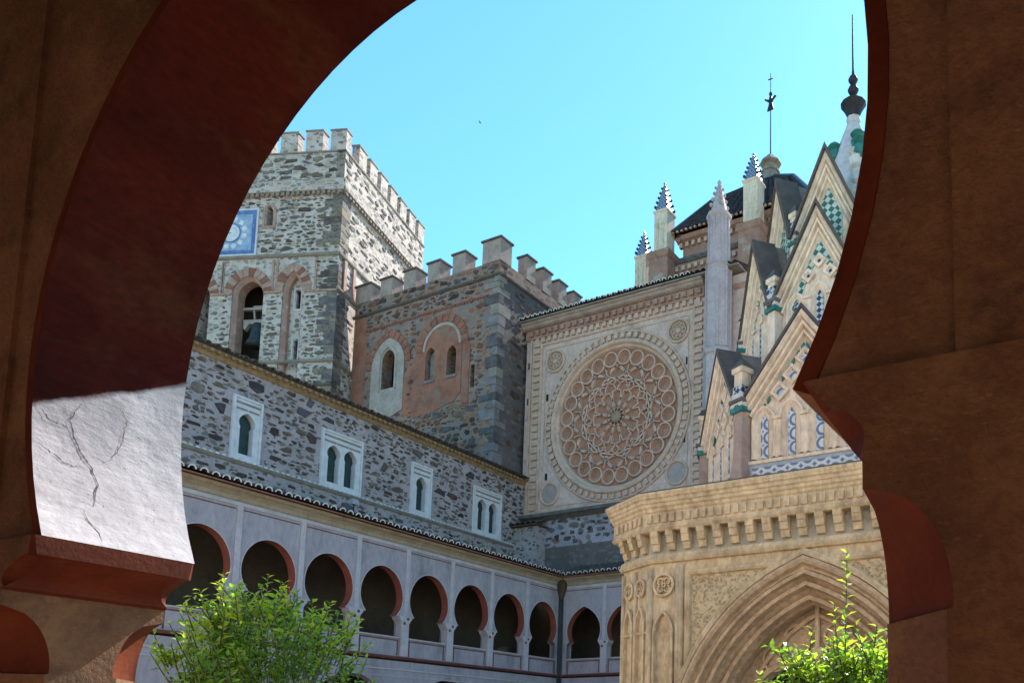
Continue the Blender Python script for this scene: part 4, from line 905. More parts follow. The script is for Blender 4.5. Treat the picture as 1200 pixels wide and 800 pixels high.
# ================================================================== crossing tower with tiled pyramid roof
DX, DY, DH = -23.6, 52.0, 5.0
dome = thing('crossing_tower', (DX, DY, 0), 'church crossing tower with dark tiled pyramid roof, lantern and crocketed pinnacles', 'tower')
FD = Frame((0, DY - DH, 0), (1, 0, 0), (0, -1, 0)); FDL = Frame((DX - DH, 0, 0), (0, -1, 0), (-1, 0, 0))
FDR = Frame((DX + DH, 0, 0), (0, 1, 0), (1, 0, 0))
mb = MB(); mb.box(FD, DX - DH + .3, DX + DH - .3, 20, 37.0, -2 * DH + .6, -.3); mb.build('drum_wall', 'church_brick', dome)
mb = MB(); mb.box(FD, DX - DH - .2, DX + DH + .2, 20, 35.0, -2 * DH - .2, .2); mb.build('lower_drum', 'church_brick', dome)
for F, a, b in ((FD, DX - DH, DX + DH), (FDL, -DY - DH, -DY + DH), (FDR, DY - DH, DY + DH)):
    mb = MB(); mb.sweep(F, [(a - .3, 34.9), (b + .3, 34.9)], [(0, .2), (0, .3), (.15, .42), (.3, .42), (.36, -.3)]); mb.build('string_course', 'soot_ledge', dome)
    mb = MB(); mb.sweep(F, [(a - .1, 36.7), (b + .1, 36.7)], [(0, -.3), (0, -.2), (.15, .05), (.35, .1), (.45, .1), (.5, -.3)]); mb.build('cornice', 'church_brick', dome)
    for z, st, d in ((36.35, .5, -.28), (34.3, .5, .2)):
        u = a + .1
        while u < b - .1:
            mb = MB(); mb.box(F, u, u + .24, z, z + .32, d, d + .2); mb.build('corbel', 'rose_trim', dome); u += st
    mb = MB(); mb.box(F, a + .3, b - .3, 33.7, 33.95, .2, .32); mb.build('band', 'rose_trim', dome)
ze, zt = 37.2, 43.9; e = DH + .35
cor = [(DX - e, DY - e), (DX + e, DY - e), (DX + e, DY + e), (DX - e, DY + e)]
cr = [(DX - .6, DY - .6), (DX + .6, DY - .6), (DX + .6, DY + .6), (DX - .6, DY + .6)]
mb = MB()
for i in range(4):
    j = (i + 1) % 4; a, b_, c, d_ = (*cor[i], ze), (*cor[j], ze), (*cr[j], zt - .95), (*cr[i], zt - .95)
    mid = lambda p, q: tuple(Vector(p).lerp(Vector(q), .5) + Vector((((p[0] + q[0]) / 2 - DX) * .09, ((p[1] + q[1]) / 2 - DY) * .09, .35)))
    m1_, m2_ = mid(b_, c), mid(a, d_)
    roof_sheet(mb, a, b_, m1_, m2_, pitch=.62, h=.2); roof_sheet(mb, m2_, m1_, c, d_, pitch=.37, h=.14)
rf = mb.build('roof', 'slate', dome)
mb = MB()
for i in range(4): mb.tube([(*cor[i], ze + .1), ((cor[i][0] + cr[i][0]) / 2 + ((cor[i][0] + cr[i][0]) / 2 - DX) * .09, (cor[i][1] + cr[i][1]) / 2 + ((cor[i][1] + cr[i][1]) / 2 - DY) * .09, (ze + zt - .95) / 2 + .4), (*cr[i], zt - .85)], [.17, .15, .13], 6)
mb.build('hip_tiles', 'glazed_dark', rf)
mb = MB()
for F, a, b in ((FD, DX - e, DX + e), (FDL, -DY - e, -DY + e)):
    u = a + .1
    while u < b: mb.prism(F, [(u + .11 + .11 * cos(t), ze + .02 + .13 * sin(t)) for t in lin(0, pi, 5)], .3, .44); u += .36
mb.build('eave_tile_ends', 'rose_trim', rf, kind='stuff')
mb = MB(); mb.lathe((DX, DY), [(.8, zt - 1.2), (.75, zt - .6), (.62, zt - .55), (.58, zt - .1), (.72, zt - .05), (.72, zt + .05), (.5, zt + .1), (.5, zt + .5), (.82, zt + .62), (.82, zt + .7), (.08, zt + 1.5)], 8, pi / 8); ln = mb.build('lantern', 'string_stone', dome)
mb = MB(); mb.lathe((DX, DY), [(.08, zt + 1.4), (.05, zt + 1.7), (.035, zt + 6.0)], 6); rod = mb.build('vane_rod', 'iron', dome)
vb = zt + 5.1; Fv = Frame((DX, DY, 0), (1, 0, 0), (0, -1, 0))
mb = MB(); vs_ = .62
mb = MB(); mb.prism(Fv, [(a_ * vs_, vb + (b_ - vb) * vs_) for a_, b_ in [(-.45, vb - .1), (.45, vb), (.35, vb + .35), (.2, vb + .9), (.38, vb + 1.25), (.75, vb + 1.6), (.6, vb + 1.75), (.2, vb + 1.4), (.14, vb + 1.75), (-.14, vb + 1.75), (-.2, vb + 1.35), (-.6, vb + 1.55), (-.62, vb + 1.85), (-.8, vb + 1.5), (-.3, vb + 1.1), (-.2, vb + .8)]], -.05, .05); mb.build('vane_figure', 'iron', dome)
mb = MB(); mb.lathe((DX, DY), [(.03, vb + 1.05), (.14, vb + 1.25), (.1, vb + 1.4), (.03, vb + 1.5), (.025, vb + 3.0)], 8); mb.box(Fv, -.2, .2, vb + 2.5, vb + 2.56, -.03, .03); mb.build('vane_cross', 'iron', dome)
def roof_pinnacle(cx, cy, zb, zs, zt, w, block=True):
    mb = MB()
    if block: mb.lathe((cx, cy), [(w * 1.75, 25), (w * 1.75, zb - .75), (w * 1.95, zb - .65), (w * 2.05, zb - .2), (w * 1.7, zb - .1), (w * 1.1, zb)], 4, pi / 4)
    else: mb.lathe((cx, cy), [(w * 1.3, 25), (w * 1.3, zb)], 4, pi / 4)
    pb = mb.build('pinnacle_base', 'church_brick', dome)
    mb = MB(); mb.lathe((cx, cy), [(w * 1.2, zb), (w * 1.2, zs - .1), (w * 1.4, zs), (w * 1.4, zs + .12), (w, zs + .14)], 4, pi / 4); ps = mb.build('pinnacle_shaft', 'gable_cream', dome)
    for s2 in (-.3, .3):
        for q in ((s2 * w * 1.2, -w * .86), (-w * .86, s2 * w * 1.2)): 
            mb = MB(); mb.tube([(cx + q[0], cy + q[1], zb + .2), (cx + q[0], cy + q[1], zs - .5)], .06, 5); mb.build('rib', 'gable_cream', ps)
    mb = MB(); mb.lathe((cx, cy), [(w * 1.12, zs + .14), (w * .2, zt - .25), (w * .1, zt - .2), (w * .22, zt - .1), (.02, zt + .1)], 4, pi / 4); pc = mb.build('pinnacle_cap', 'blue_white_tile', dome)
    crockets(pc, cx, cy, w * 1.1, zs + .25, w * .2, zt - .3, 5, 'glazed_dark', .12, 4)
roof_pinnacle(-29.38, 46.5, 35.8, 38.7, 41.2, .62)
roof_pinnacle(-31.72, 47.5, 33.5, 36.5, 38.7, .55, False)
roof_pinnacle(-22.2, 46.2, 35.75, 38.65, 40.95, .62)

# ================================================================== gothic-mudejar pavilion in the court
PX, PY, PF = -5.64, 17.2, 14.0
pav = thing('garden_pavilion', (PX, PY, 0), 'ochre sandstone pavilion with a pointed arch, tiers of tiled gables and a slender spire', 'pavilion')
H1, CH, CB = 3.4, 4.4, .5                 # half front, half with corner buttress, buttress depth
BK = 2 * (PY - PF)
FF = Frame((PX, PF, 0), (1, 0, 0), (0, -1, 0))
FRs = Frame((PX + CH, PY, 0), (0, 1, 0), (1, 0, 0)); FLs = Frame((PX - CH, PY, 0), (0, -1, 0), (-1, 0, 0)); FBs = Frame((PX, PF + BK, 0), (-1, 0, 0), (0, 1, 0))
IN = (2.12, 1.1, 3.08)                    # inner arch: half, springing, rise
inner = [(-IN[0], .02)] + pointed(0, IN[1], IN[0], IN[2], 16) + [(IN[0], .02)]
outerh = [(-2.72, .02)] + pointed(0, IN[1], 2.72, 3.70, 16) + [(2.72, .02)]
mb = MB(); mb.plate(FF, rect(-H1, H1, 0, 5.3), [outerh], -.8, 0); mb.build('front_wall', 'sandstone', pav)
mb = MB(); mb.plate(FBs, rect(-H1, H1, 0, 5.3), [outerh], -.8, 0); mb.plate(FLs, rect(-PY + PF + CB, PY - PF - CB, 0, 5.3), [[(u * .9, z) for u, z in outerh]], -.6, 0); mb.plate(FRs, rect(-PY + PF + CB, PY - PF - CB, 0, 5.3), [[(u * .9, z) for u, z in outerh]], -.6, 0); mb.build('side_wall', 'sandstone', pav)
# corner buttresses, faceted
def facet(p, q): 
    u = Vector((q[0] - p[0], q[1] - p[1], 0)); L = u.length; u.normalize(); n = Vector((u.y, -u.x, 0)); return Frame((p[0], p[1], 0), u, n), L
for sx in (-1, 1):
    for (yy, sy) in ((PF, 1), (PF + BK, -1)):
        A_ = (PX + sx * H1, yy); B_ = (PX + sx * CH, yy + sy * CB)
        pts = [A_, B_, (PX + sx * CH, yy + sy * 1.1), (PX + sx * (H1 + .02), yy + sy * 1.1)]
        mb = MB(); vs = [(x, y, z) for z in (0, 5.3) for x, y in pts]
        mb.add(vs, [(0, 1, 5, 4), (1, 2, 6, 5), (2, 3, 7, 6), (3, 0, 4, 7), (4, 5, 6, 7), (3, 2, 1, 0)]); mb.build('corner_buttress', 'sandstone', pav)
FCH, LCH = facet((PX - CH, PF + CB), (PX - H1, PF))
def blind_lancet(F, c, w, z0, zs, zt, parent, circ_z=None, cr=.24):
    p = [(c - w, z0)] + pointed(c, zs, w, zt - zs, 8) + [(c + w, z0)]
    mb = MB(); mb.sweep(F, p, [(0, 0), (0, .07), (-.05, .08), (-.07, 0)], caps=False); o = mb.build('blind_lancet', 'sandstone', parent)
    if circ_z:
        mb = MB(); mb.sweep(F, circle(c, circ_z, cr, 18), [(0, 0), (0, .07), (-.05, .08), (-.07, 0)], closed=True)
        for i in range(4): mb.sweep(F, circle(c + .1 * cos(i * pi / 2 + pi / 4), circ_z + .1 * sin(i * pi / 2 + pi / 4), .085, 9), [(0, 0), (0, .05), (-.03, .05), (-.03, 0)], closed=True)
        mb.build('blind_roundel', 'sandstone', o)
blind_lancet(FF, -3.06, .24, .5, 3.75, 4.2, pav, 4.72, .25)
blind_lancet(FF, 3.06, .24, .5, 3.75, 4.2, pav, 4.72, .25)
for c in (.32, .8): blind_lancet(FCH, c, .19, .5, 3.9, 4.35, pav, 4.72, .19)
mb = MB(); mb.sweep(FCH, [(0, 3.75), (LCH, 3.75)], [(0, 0), (0, .05), (.04, .07), (.08, 0)]); mb.build('buttress_band', 'sandstone', pav)
for F, us in ((FF, (-3.38, -2.74, -2.66)), (FCH, (.03, .56, 1.08))):
    for u in us: mb = MB(); mb.tube([F.p(u, .3, .01), F.p(u, 5.1, .01)], .055, 8); mb.build('colonnette', 'sandstone', pav, smooth=True)
# recessed panel frame + stippled spandrels
def inset(F, sgn): return None
for s2 in (-1, 1):
    arc = [(u, z) for u, z in pointed(0, IN[1], 2.95, 3.98, 16)]
    half = [(u, z) for u, z in arc if u * s2 >= -1e-6 and z < 4.86]
    half.sort(key=lambda q: q[1])
    poly = [(s2 * 2.5, half[0][1])] if False else []
    pts = [(u, z) for u, z in half if abs(u) < 2.42]
    poly = [(s2 * 2.42, pts[0][1])] + pts + [(s2 * .55, 4.86), (s2 * 2.42, 4.86)]
    mb = MB(); mb.prism(FF, poly, .0, .012); mb.build('stippled_spandrel', 'stippled_stone', pav)
mb = MB(); mb.sweep(FF, [(-2.55, .3), (-2.55, 4.98), (2.55, 4.98), (2.55, .3)], [(0, 0), (0, .06), (-.05, .09), (-.1, .06), (-.13, 0)], caps=False); mb.build('panel_frame', 'sandstone', pav)
# arch mouldings, stepping inwards
prof = [(.92, .0), (.92, .1), (.84, .13), (.78, .10), (.74, .02), (.68, -.03), (.64, .06), (.56, .06), (.54, -.06), (.46, -.12), (.42, -.04), (.34, -.05), (.3, -.2), (.2, -.28), (.16, -.2), (.08, -.22), (.04, -.36), (0, -.42), (0, -.8)]
prof = [(a_ * .86, b_) for a_, b_ in prof]
mb = MB(); mb.sweep(FF, inner, prof, caps=False); mb.build('arch_moulding', 'sandstone_rose', pav)
prof2 = [(.93, .0), (.93, .07), (.87, .12), (.81, .1), (.79, 0)]
mb = MB(); mb.sweep(FF, [(u, z) for u, z in inner[1:-1]], prof2); mb.build('hood_mould', 'sandstone', pav)
# tympanum with ribs and a small arched opening below
op = [(-1.5, .02)] + pointed(0, 2.0, 1.5, 1.0, 10) + [(1.5, .02)]
tym = [(u * .998, z if z < .1 else z - .003) for u, z in inner]
mb = MB(); mb.plate(FF, tym, [op], -1.0, -.7); ty = mb.build('tympanum', 'sandstone_rose', pav)
mb = MB(); mb.tube([FF.p(0, 2.9, -.64), FF.p(0, 4.3, -.64)], .05, 8); mb.build('rib', 'sandstone', ty)
mb = MB(); mb.lathe((PX, PF + .62), [(.02, 3.0), (.12, 3.15), (.16, 3.28), (.1, 3.36), (.05, 3.4)], 10); mb.build('boss', 'sandstone', ty)
mb = MB(); mb.sweep(FF, op, [(0, -.7), (0, -.62), (.1, -.6), (.14, -.7)], caps=False); mb.sweep(FF, [(u * .86, z - .12 if z > .1 else z) for u, z in inner], [(0, -.7), (0, -.63), (-.07, -.63), (-.08, -.7)], caps=False); mb.build('inner_moulding', 'sandstone_rose', ty)
for s2 in (-1, 1):
    for cu, cz, r in ((.42, 3.55, .26), (.9, 3.2, .22), (.36, 3.15, .18)):
        mb = MB(); mb.sweep(FF, circle(s2 * cu, cz, r, 16), [(0, -.7), (0, -.65), (.05, -.64), (.06, -.7)], closed=True); mb.build('blind_circle', 'sandstone_rose', ty)
mb = MB(); mb.box(FF, -CH + .7, CH - .7, .0, 5.2, -3.4, -3.2); mb.build('inner_partition', 'gallery_dark', pav)
# entablature following the faceted plan
plan = [(PX - CH, PY - .0), (PX - CH, PF + CB), (PX - H1, PF), (PX + H1, PF), (PX + CH, PF + CB), (PX + CH, PF + BK - CB), (PX + H1, PF + BK), (PX - H1, PF + BK), (PX - CH, PF + BK - CB)]
def offset_plan(d):
    k = len(plan); out = []
    for i in range(k):
        p = Vector(plan[i]); a = Vector(plan[i - 1]); c = Vector(plan[(i + 1) % k])
        d1 = (p - a).normalized(); d2 = (c - p).normalized(); n1 = Vector((d1.y, -d1.x)); n2 = Vector((d2.y, -d2.x)); nn = n1 + n2; nn = nn / nn.dot(n1); out.append(p + nn * d)
    return out
def plan_sweep(prof, name, mt, parent=pav):
    mb = MB(); k = len(plan); q = len(prof); vs = []
    rings = [offset_plan(d) for d, z in prof]
    vs = [(rings[j][i].x, rings[j][i].y, prof[j][1]) for i in range(k) for j in range(q)]
    mb.add(vs, [(i * q + t, i * q + t + 1, ((i + 1) % k) * q + t + 1, ((i + 1) % k) * q + t) for i in range(k) for t in range(q - 1)])
    return mb.build(name, mt, parent)
plan_sweep([(-.3, 5.18), (.06, 5.18), (.1, 5.24), (.06, 5.3), (.05, 5.36), (-.3, 5.36)], 'architrave', 'sandstone')
plan_sweep([(-.3, 5.36), (.0, 5.37), (.0, 5.86), (-.3, 5.87)], 'corbel_frieze', 'grey_render')
plan_sweep([(-.3, 5.8), (.2, 5.8), (.24, 5.85), (.2, 5.92), (.2, 5.94), (.2, 6.18), (.23, 6.21), (.24, 6.26), (.28, 6.29), (.28, 6.35), (.31, 6.37), (.31, 6.43), (.35, 6.46), (.36, 6.5), (.37, 6.51), (.37, 6.57), (-.3, 6.59)], 'cornice', 'sandstone')
mb = MB(); P_ = offset_plan(.33); mb.add([(p.x, p.y, 6.575) for p in P_] + [(p.x, p.y, 6.61) for p in P_], [tuple(range(9, 18))] + [(i, (i + 1) % 9, 9 + (i + 1) % 9, 9 + i) for i in range(9)]); mb.build('top_slab', 'dark_cap', pav)
def corbels(F, L, n, d0):
    for i in range(n):
        u = (i + .5) * L / n
        mb = MB(); w = .085
        mb.sweep(F, [(u - w, 0), (u + w, 0)], [(5.42, d0), (5.42, d0 + .07), (5.5, d0 + .1), (5.56, d0 + .1), (5.56, d0 + .15), (5.64, d0 + .17), (5.7, d0 + .18), (5.7, d0 + .2), (5.8, d0 + .21), (5.8, d0)]); mb.build('corbel', 'sandstone', pav)
corbels(Frame((PX - H1, PF, 0), (1, 0, 0), (0, -1, 0)), 2 * H1, 19, 0)
corbels(FCH, LCH, 3, 0)
mb = MB()
for F, L, n in ((Frame((PX - H1, PF, 0), (1, 0, 0), (0, -1, 0)), 2 * H1, 38), (FCH, LCH, 6)):
    for i in range(n):
        u = (i + .5) * L / n; mb.box(F, u - .055, u + .055, 5.97, 6.14, .19, .24)
mb.build('dentils', 'sandstone', pav, kind='stuff')

# ---- octagonal tiers of gables
def oct_frame(k, ap):
    a = -pi / 2 + k * pi / 4; n = Vector((cos(a), sin(a), 0)); u = Vector((-sin(a), cos(a), 0)); return Frame((PX + n.x * ap, PY + n.y * ap, 0), u, n)
def gable(k, ap, hs, z0, ze, za, tier):
    F = oct_frame(k, ap); w = hs - .06
    poly = [(-w, z0), (w, z0), (w, ze), (0, za), (-w, ze)]
    mb = MB(); mb.prism(F, poly, -.25, 0); g = mb.build('gable', 'gable_cream', pav)
    rk = [(-w - .12, ze - .12 * (za - ze) / w), (0, za + .02), (w + .12, ze - .12 * (za - ze) / w)]
    s2 = .78 if tier == 1 else .68
    mb = MB(); mb.sweep(F, rk, [(0, -.25), (0, .30 * s2), (-.06 * s2, .32 * s2), (-.10 * s2, .26 * s2), (-.13 * s2, .17 * s2), (-.16 * s2, .24 * s2), (-.21 * s2, .22 * s2), (-.24 * s2, .10 * s2), (-.28 * s2, .15 * s2), (-.33 * s2, .13 * s2), (-.36 * s2, .03), (-.4 * s2, .0)]); mb.build('rake_moulding', 'gable_cream', g)
    mb = MB(); mb.sweep(F, [(u, z + .02) for u, z in rk], [(.0, -.3), (.0, .27), (.06, .25), (.06, -.3)]); mb.build('coping', 'gable_coping', g)
    # ridge roof running back to the core
    L = ap * .8; rise = (za - ze) / w; mb = MB()
    for sg in (-1, 1):
        a, b = F.p(sg * (w + .1), ze - .1 * rise + .05, -.26), F.p(0, za + .05, -.26); c, d = F.p(0, za + .05, -L), F.p(sg * (w + .1), ze - .1 * rise + .05, -L)
        up = Vector((0, 0, .05)); mb.add([a, b, c, d, a + up, b + up, c + up, d + up], [(0, 1, 2, 3), (7, 6, 5, 4), (0, 4, 5, 1), (1, 5, 6, 2), (2, 6, 7, 3), (3, 7, 4, 0)])
    mb.build('gable_roof', 'roof_board', g)
    slope = (za - ze) / w
    near_f = k in (0, 7, 1)
    if not near_f: return g
    d = .0
    def rake_z(u): return za - abs(u) * slope
    if tier == 1:
        lu = (-.87, -.29, .29, .87); zt = lambda u: min(8.15, rake_z(u) - .62)
        strip, dm = 'flower_tile', 'flower_tile'
        dia = [(0, 8.98), (-.27, 8.68), (.27, 8.68), (-.54, 8.38), (0, 8.38), (.54, 8.38)]; dr = .21
    elif tier == 2:
        lu = (-.5, 0, .5); zt = lambda u: min(10.9, rake_z(u) - .75)
        strip, dm = 'blue_dark_tile', 'navy_glaze'
        dia = [(0, 11.4), (-.24, 11.12), (.24, 11.12)]; dr = .16
    else:
        lu = (); dia = []; strip = dm = None
    for u in lu:
        wv = .22 if tier == 1 else .19
        z1 = zt(u)
        p = [(u - wv, z0 + .12)] + pointed(u, z1 - .3, wv, .3, 8) + [(u + wv, z0 + .12)]
        mb = MB(); mb.sweep(F, p, [(.05, 0), (.04, .075), (.0, .085), (-.05, .03), (-.1, 0)], caps=False); lc = mb.build('lancet', 'gable_cream', g)
        mb = MB(); tp = [(u - .075, z0 + .12), (u + .075, z0 + .12), (u + .075, z1 - .28), (u, z1 - .12), (u - .075, z1 - .28)]; mb.prism(F, tp, .0, .03); mb.build('tile_strip', strip, lc)
    for i in range(len(lu) - 1):
        um = (lu[i] + lu[i + 1]) / 2; zz = (8.15 if tier == 1 else 10.95) - .34
        mb = MB(); mb.box(F, um - .09, um + .09, zz, zz + .06, 0, .12); mb.build('impost', 'gable_cream', g)
        mb = MB(); mb.box(F, um - .035, um + .035, z0 + .1, zz, 0, .07); mb.build('mullion', 'gable_cream', g)
    for u, z in dia:
        if rake_z(u) - z < .5: continue
        q = [(u, z - dr), (u + dr, z), (u, z + dr), (u - dr, z)]
        mb = MB(); mb.sweep(F, q, [(0, .0), (0, .07), (.05, .08), (.09, .0)], closed=True); dd = mb.build('diamond_frame', 'gable_cream', g)
        mb = MB(); mb.prism(F, [(a_ * .72 + u * .28, b_ * .72 + z * .28) for a_, b_ in q], 0, .025); mb.build('tile_inset', dm, dd)
        if tier == 2:
            mb = MB(); mb.sweep(F, circle(u, z, .075, 14), [(0, .025), (0, .04), (-.035, .04), (-.035, .025)], closed=True); mb.build('eye_ring', 'white_glaze', dd)
    # glazed band under the rake; nrm = vertical drop for one unit measured square to the rake
    nrm = sqrt(1 + slope * slope); o1 = .42 * s2
    for sg in (-1, 1):
        if tier == 1:
            for i in range(11):
                t0 = .02 + i * .085; t1 = t0 + .045
                a = (sg * t0 * w, rake_z(t0 * w) - (o1 + .05) * nrm); b = (sg * t1 * w, rake_z(t1 * w) - (o1 + .05) * nrm)
                if a[1] < 8.0: continue
                mb = MB(); mb.prism(F, [a, b, (b[0], b[1] + .05 * nrm), (a[0], a[1] + .05 * nrm)], 0, .05); mb.build('glazed_chip', 'green_glaze', g)
        else:
            bw = .13 if tier == 2 else .3; e_ = w * (.8 if tier == 2 else .45)
            a, b = (0, rake_z(0) - (o1 + bw) * nrm), (sg * e_, rake_z(e_) - (o1 + bw) * nrm)
            mb = MB(); mb.prism(F, [a, b, (b[0], b[1] + bw * nrm), (a[0], a[1] + bw * nrm)], 0, .02); mb.build('tile_band', 'green_white_tile', g)
    return g
TIERS = ((1, 3.1, 1.28, 6.95, 8.25, 9.85), (2, 2.3, .95, 8.6, 10.75, 12.5), (3, 1.75, .74, 11.2, 12.55, 14.1))
for t, ap, hs, z0, ze, za in TIERS:
    mb = MB(); R8 = (ap - .26) / cos(pi / 8); mb.lathe((PX, PY), [(R8, z0 - .4 if t == 1 else z0), (R8, ze + .1), (R8 * .55, za - .2)], 8, pi / 8); mb.build('core', 'gable_cream', pav)
    for k in range(8): gable(k, ap, hs, z0, ze, za, t)
# tile band at the foot of the first tier
for k in range(8):
    F = oct_frame(k, 3.1)
    mb = MB(); mb.box(F, -1.22, 1.22, 6.6, 6.95, -.3, .1); tb = mb.build('base_band', 'tile_border', pav)
    mb = MB(); mb.box(F, -1.1, 1.1, 6.67, 6.87, .1, .11); mb.build('flower_tiles', 'flower_tile', tb)
    mb = MB(); mb.box(F, -1.24, 1.24, 6.952, 7.02, -.2, .12); mb.build('band_coping', 'gable_cream', tb)
# corner pillars
def pillar(tier, a, r, z0, zc, zt, w):
    cx, cy = PX + r * cos(a), PY + r * sin(a)
    mb = MB(); mb.lathe((cx, cy), [(w * 1.5, z0), (w * 1.15, z0 + .5), (w, z0 + .8), (w, zc)], 4, a + pi / 4); p = mb.build('corner_pillar', 'merlon_plaster' if tier == 1 else 'gable_cream', pav)
    for j, (mt, zz, h, k) in enumerate((('green_glaze', zc, .1, 1.5), ('white_glaze', zc + .1, .09, 1.35), ('soot_ledge', zc + .19, .07, 1.65), ('white_glaze', zc + .26, .12, 1.3), ('blue_dark_tile', zc + .38, .16, 1.15))):
        mb = MB(); mb.lathe((cx, cy), [(w * k, zz), (w * k, zz + h)], 4, a + pi / 4); mb.build('cap_band', mt, p)
    mb = MB(); mb.lathe((cx, cy), [(w, zc + .54), (w * .95, zt - .12), (w * 1.3, zt - .1), (w * 1.3, zt)], 4, a + pi / 4); mb.build('pillar_top', 'gable_cream', p)
    mb = MB(); mb.lathe((cx, cy), [(w * 1.4, zt), (w * .5, zt + .18), (.02, zt + .22)], 4, a + pi / 4); mb.build('pillar_cap', 'dark_cap', p)
for k in range(8):
    a = -pi / 2 + pi / 8 + k * pi / 4
    pillar(1, a, 3.1 / cos(pi / 8) + .1, 6.6, 8.02, 8.95, .17)
    pillar(2, a, 2.3 / cos(pi / 8) + .08, 8.7, 10.45, 11.2, .15)
    pillar(3, a, 1.75 / cos(pi / 8) + .06, 11.3, 12.2, 12.95, .12)
# spire
mb = MB(); mb.lathe((PX, PY), [(1.25, 12.6), (1.0, 13.2), (.8, 14.3), (.56, 15.0), (.32, 15.7), (.15, 16.15), (.17, 16.2), (.17, 16.28)], 8, pi / 8); spi = mb.build('spire', 'spire_plaster', pav)
for z, r, mt, n in ((14.75, .62, 'white_glaze', 4), (15.3, .46, 'green_glaze', 4), (14.95, .7, 'green_glaze', 4), (14.2, .8, 'white_glaze', 4)):
    for i in range(n):
        a = i * pi / 2 + pi / 8 + (.0 if mt == 'white_glaze' else .12); cx, cy = PX + r * cos(a), PY + r * sin(a)
        mb = MB(); mb.lathe((cx, cy), [(.03, z - .2), (.13, z - .1), (.17, z + .05), (.1, z + .16), (.18, z + .22), (.05, z + .34)], 7); mb.build('crocket', mt, spi)
mb = MB(); mb.lathe((PX, PY), [(.12, 16.28), (.16, 16.36), (.22, 16.5), (.31, 16.64), (.27, 16.63), (.15, 16.72), (.08, 16.82), (.05, 16.92)], 12); fin = mb.build('finial_cup', 'iron', spi)
mb = MB(); mb.lathe((PX, PY), [(.05, 16.9), (.1, 16.94), (.135, 17.02), (.1, 17.1), (.04, 17.14), (.04, 17.18), (.09, 17.22), (.12, 17.29), (.09, 17.36), (.04, 17.4), (.025, 17.55), (.014, 19.0)], 12); mb.build('finial_rod', 'iron', fin)

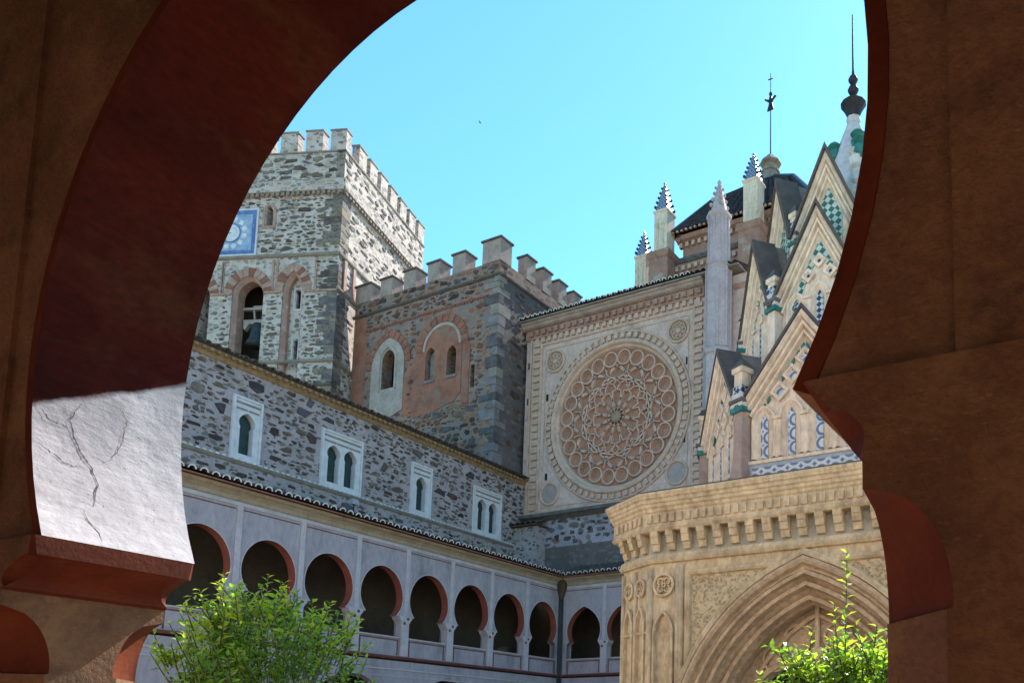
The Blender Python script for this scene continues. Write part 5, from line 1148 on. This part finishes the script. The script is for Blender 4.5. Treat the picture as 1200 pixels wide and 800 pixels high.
# ================================================================== trees
def leaf_shape(L, w):
    """pointed leaf folded along its midrib, four triangles"""
    return [(0, 0, 0), (w, L * .45, w * .35), (0, L, -L * .1), (-w, L * .45, w * .35), (0, L * .45, 0)], [(0, 1, 4), (1, 2, 4), (0, 4, 3), (4, 2, 3)]
def tree(x, y, z_top, rad, seed, label, ntw, shoots, zlow):
    rng = random.Random(seed); T = thing('orange_tree', (x, y, 0), label, 'tree', 'orange trees in the court')
    mb = MB(); zc = zlow
    mb.tube([(x, y, 0), (x + .02, y, zlow * .35), (x - .02, y + .02, zlow * .7)], [.09, .075, .06], 8)
    ends = []
    for i in range(9):
        a = i * 2.4; r = rad * rng.uniform(.35, .7); p = Vector((x + r * cos(a), y + r * sin(a), zlow + (z_top - zlow) * rng.uniform(.1, .55)))
        m_ = Vector((x, y, zlow * .7)).lerp(p, .5) + Vector((0, 0, -.06)); mb.tube([(x - .02, y + .02, zlow * .68), m_, p], [.04, .026, .012], 5)
    mb.build('trunk', 'bark', T, smooth=True)
    mb = MB(); tw = MB()
    def twig(p0, d, L, nl, mi):
        q = p0 + d * L + Vector((rng.uniform(-.04, .04), rng.uniform(-.04, .04), L * .15)); tw.tube([p0, p0.lerp(q, .5) + Vector((0, 0, -.01)), q], [.006, .005, .003], 4, cap=False)
        for j in range(nl):
            t = (j + .8) / nl; b0 = p0.lerp(q, t); side = j * 2.4 + rng.uniform(-.5, .5)
            ax = d.orthogonal().normalized(); ay = d.cross(ax); out = ax * cos(side) + ay * sin(side)
            dr = (out * .85 + d * rng.uniform(.25, .7) + Vector((0, 0, rng.uniform(-.15, .3)))).normalized()
            L2 = rng.uniform(.07, .105) * (1.1 - .35 * t); vs, fs = leaf_shape(L2, L2 * rng.uniform(.22, .3))
            xx = dr.cross(Vector((rng.uniform(-.5, .5), rng.uniform(-.5, .5), 1))).normalized(); zz = xx.cross(dr)
            Mx = Matrix((xx, dr, zz)).transposed()
            mm = mi if rng.random() < .72 else rng.randrange(3)
            mb.add([Mx @ Vector(v) + b0 for v in vs], fs, mm)
    for i in range(ntw):
        # clumped shell of an uneven dome
        a = rng.uniform(0, 2 * pi); e = rng.random(); hgt = zlow + (z_top - .28 - zlow) * rng.random() ** .75
        f = (hgt - zlow) / (z_top - zlow); lump = .80 + .26 * sin(3 * a + seed) + .2 * sin(5 * a + 2.2 * hgt * 3)
        r = rad * lump * sqrt(max(.02, 1 - f ** 2.2)) * sqrt(rng.uniform(.18, 1))
        p0 = Vector((x + r * cos(a), y + r * sin(a), hgt)); d = (Vector((cos(a), sin(a), 0)) * rng.uniform(.1, .8) * r / rad + Vector((rng.uniform(-.25, .25), rng.uniform(-.25, .25), rng.uniform(.35, 1)))).normalized()
        twig(p0, d, rng.uniform(.14, .34), rng.randint(8, 14), 1 if (f > .55 and rng.random() < .6) or r > .75 * rad and rng.random() < .4 else (0 if rng.random() < .7 else 2))
    for sx, sy, z0, L in shoots: twig(Vector((x + sx, y + sy, z0)), Vector((.03, .02, 1)).normalized(), L, int(L * 42), 1)
    tw.build('twigs', 'bark', T); mb.build('crown', ['leaf_green', 'leaf_lime', 'leaf_deep'], T)
    return T
tree(-7.2, 4.75, 2.93, .86, 4, 'low dense orange tree in sunlight beside the cracked sunlit arch jamb', 430, ((.15, -.1, 2.65, .36), (-.3, -.2, 2.7, .34), (.5, .1, 2.5, .3)), 1.55)
tree(-1.85, 5.7, 2.36, .66, 9, 'small bright orange tree with one tall leafy shoot before the pavilion arch', 400, ((-.06, -.2, 2.1, .74), (-.36, -.2, 2.0, .36), (-.2, .05, 2.1, .45)), 1.2)

# ================================================================== a bird high over the court
bq = Vector((-31.6, 31.0, 35.25)); bird = thing('bird', bq, 'small dark bird gliding in the clear sky', 'bird')
mb = MB(); mb.tube([bq + Vector((-.16, -.06, 0)), bq + Vector((-.05, -.02, .01)), bq + Vector((.07, .03, .01)), bq + Vector((.13, .05, .015))], [.01, .04, .035, .012], 6)
mb.add([bq + Vector((-.03, -.02, .02)), bq + Vector((.05, .02, .02)), bq + Vector((-.05, .27, .09)), bq + Vector((-.12, .25, .08))], [(0, 1, 2, 3)])
mb.add([bq + Vector((-.03, -.02, .02)), bq + Vector((.05, .02, .02)), bq + Vector((.09, -.25, .1)), bq + Vector((.02, -.28, .09))], [(0, 1, 2, 3)])
mb.build('body', 'iron', bird); bird.scale = (.45, .45, .45)
# small floodlight on the gallery roof
fq = Vector((-31.0, 24.1, 11.62)); fl = thing('floodlight', fq, 'small blue-grey floodlight standing on the gallery roof below a twin window', 'floodlight')
Ff = Frame(fq, (0, 1, 0), (1, 0, 0))
mb = MB(); mb.prism(Ff, [(-.14, .2), (.14, .2), (.16, .42), (-.16, .42)], -.1, .1); mb.build('lamp_body', 'tile_border', fl)
mb = MB(); mb.tube([fq + Vector((0, 0, -.2)), fq + Vector((0, 0, .2))], .03, 6); mb.build('stand', 'iron', fl)
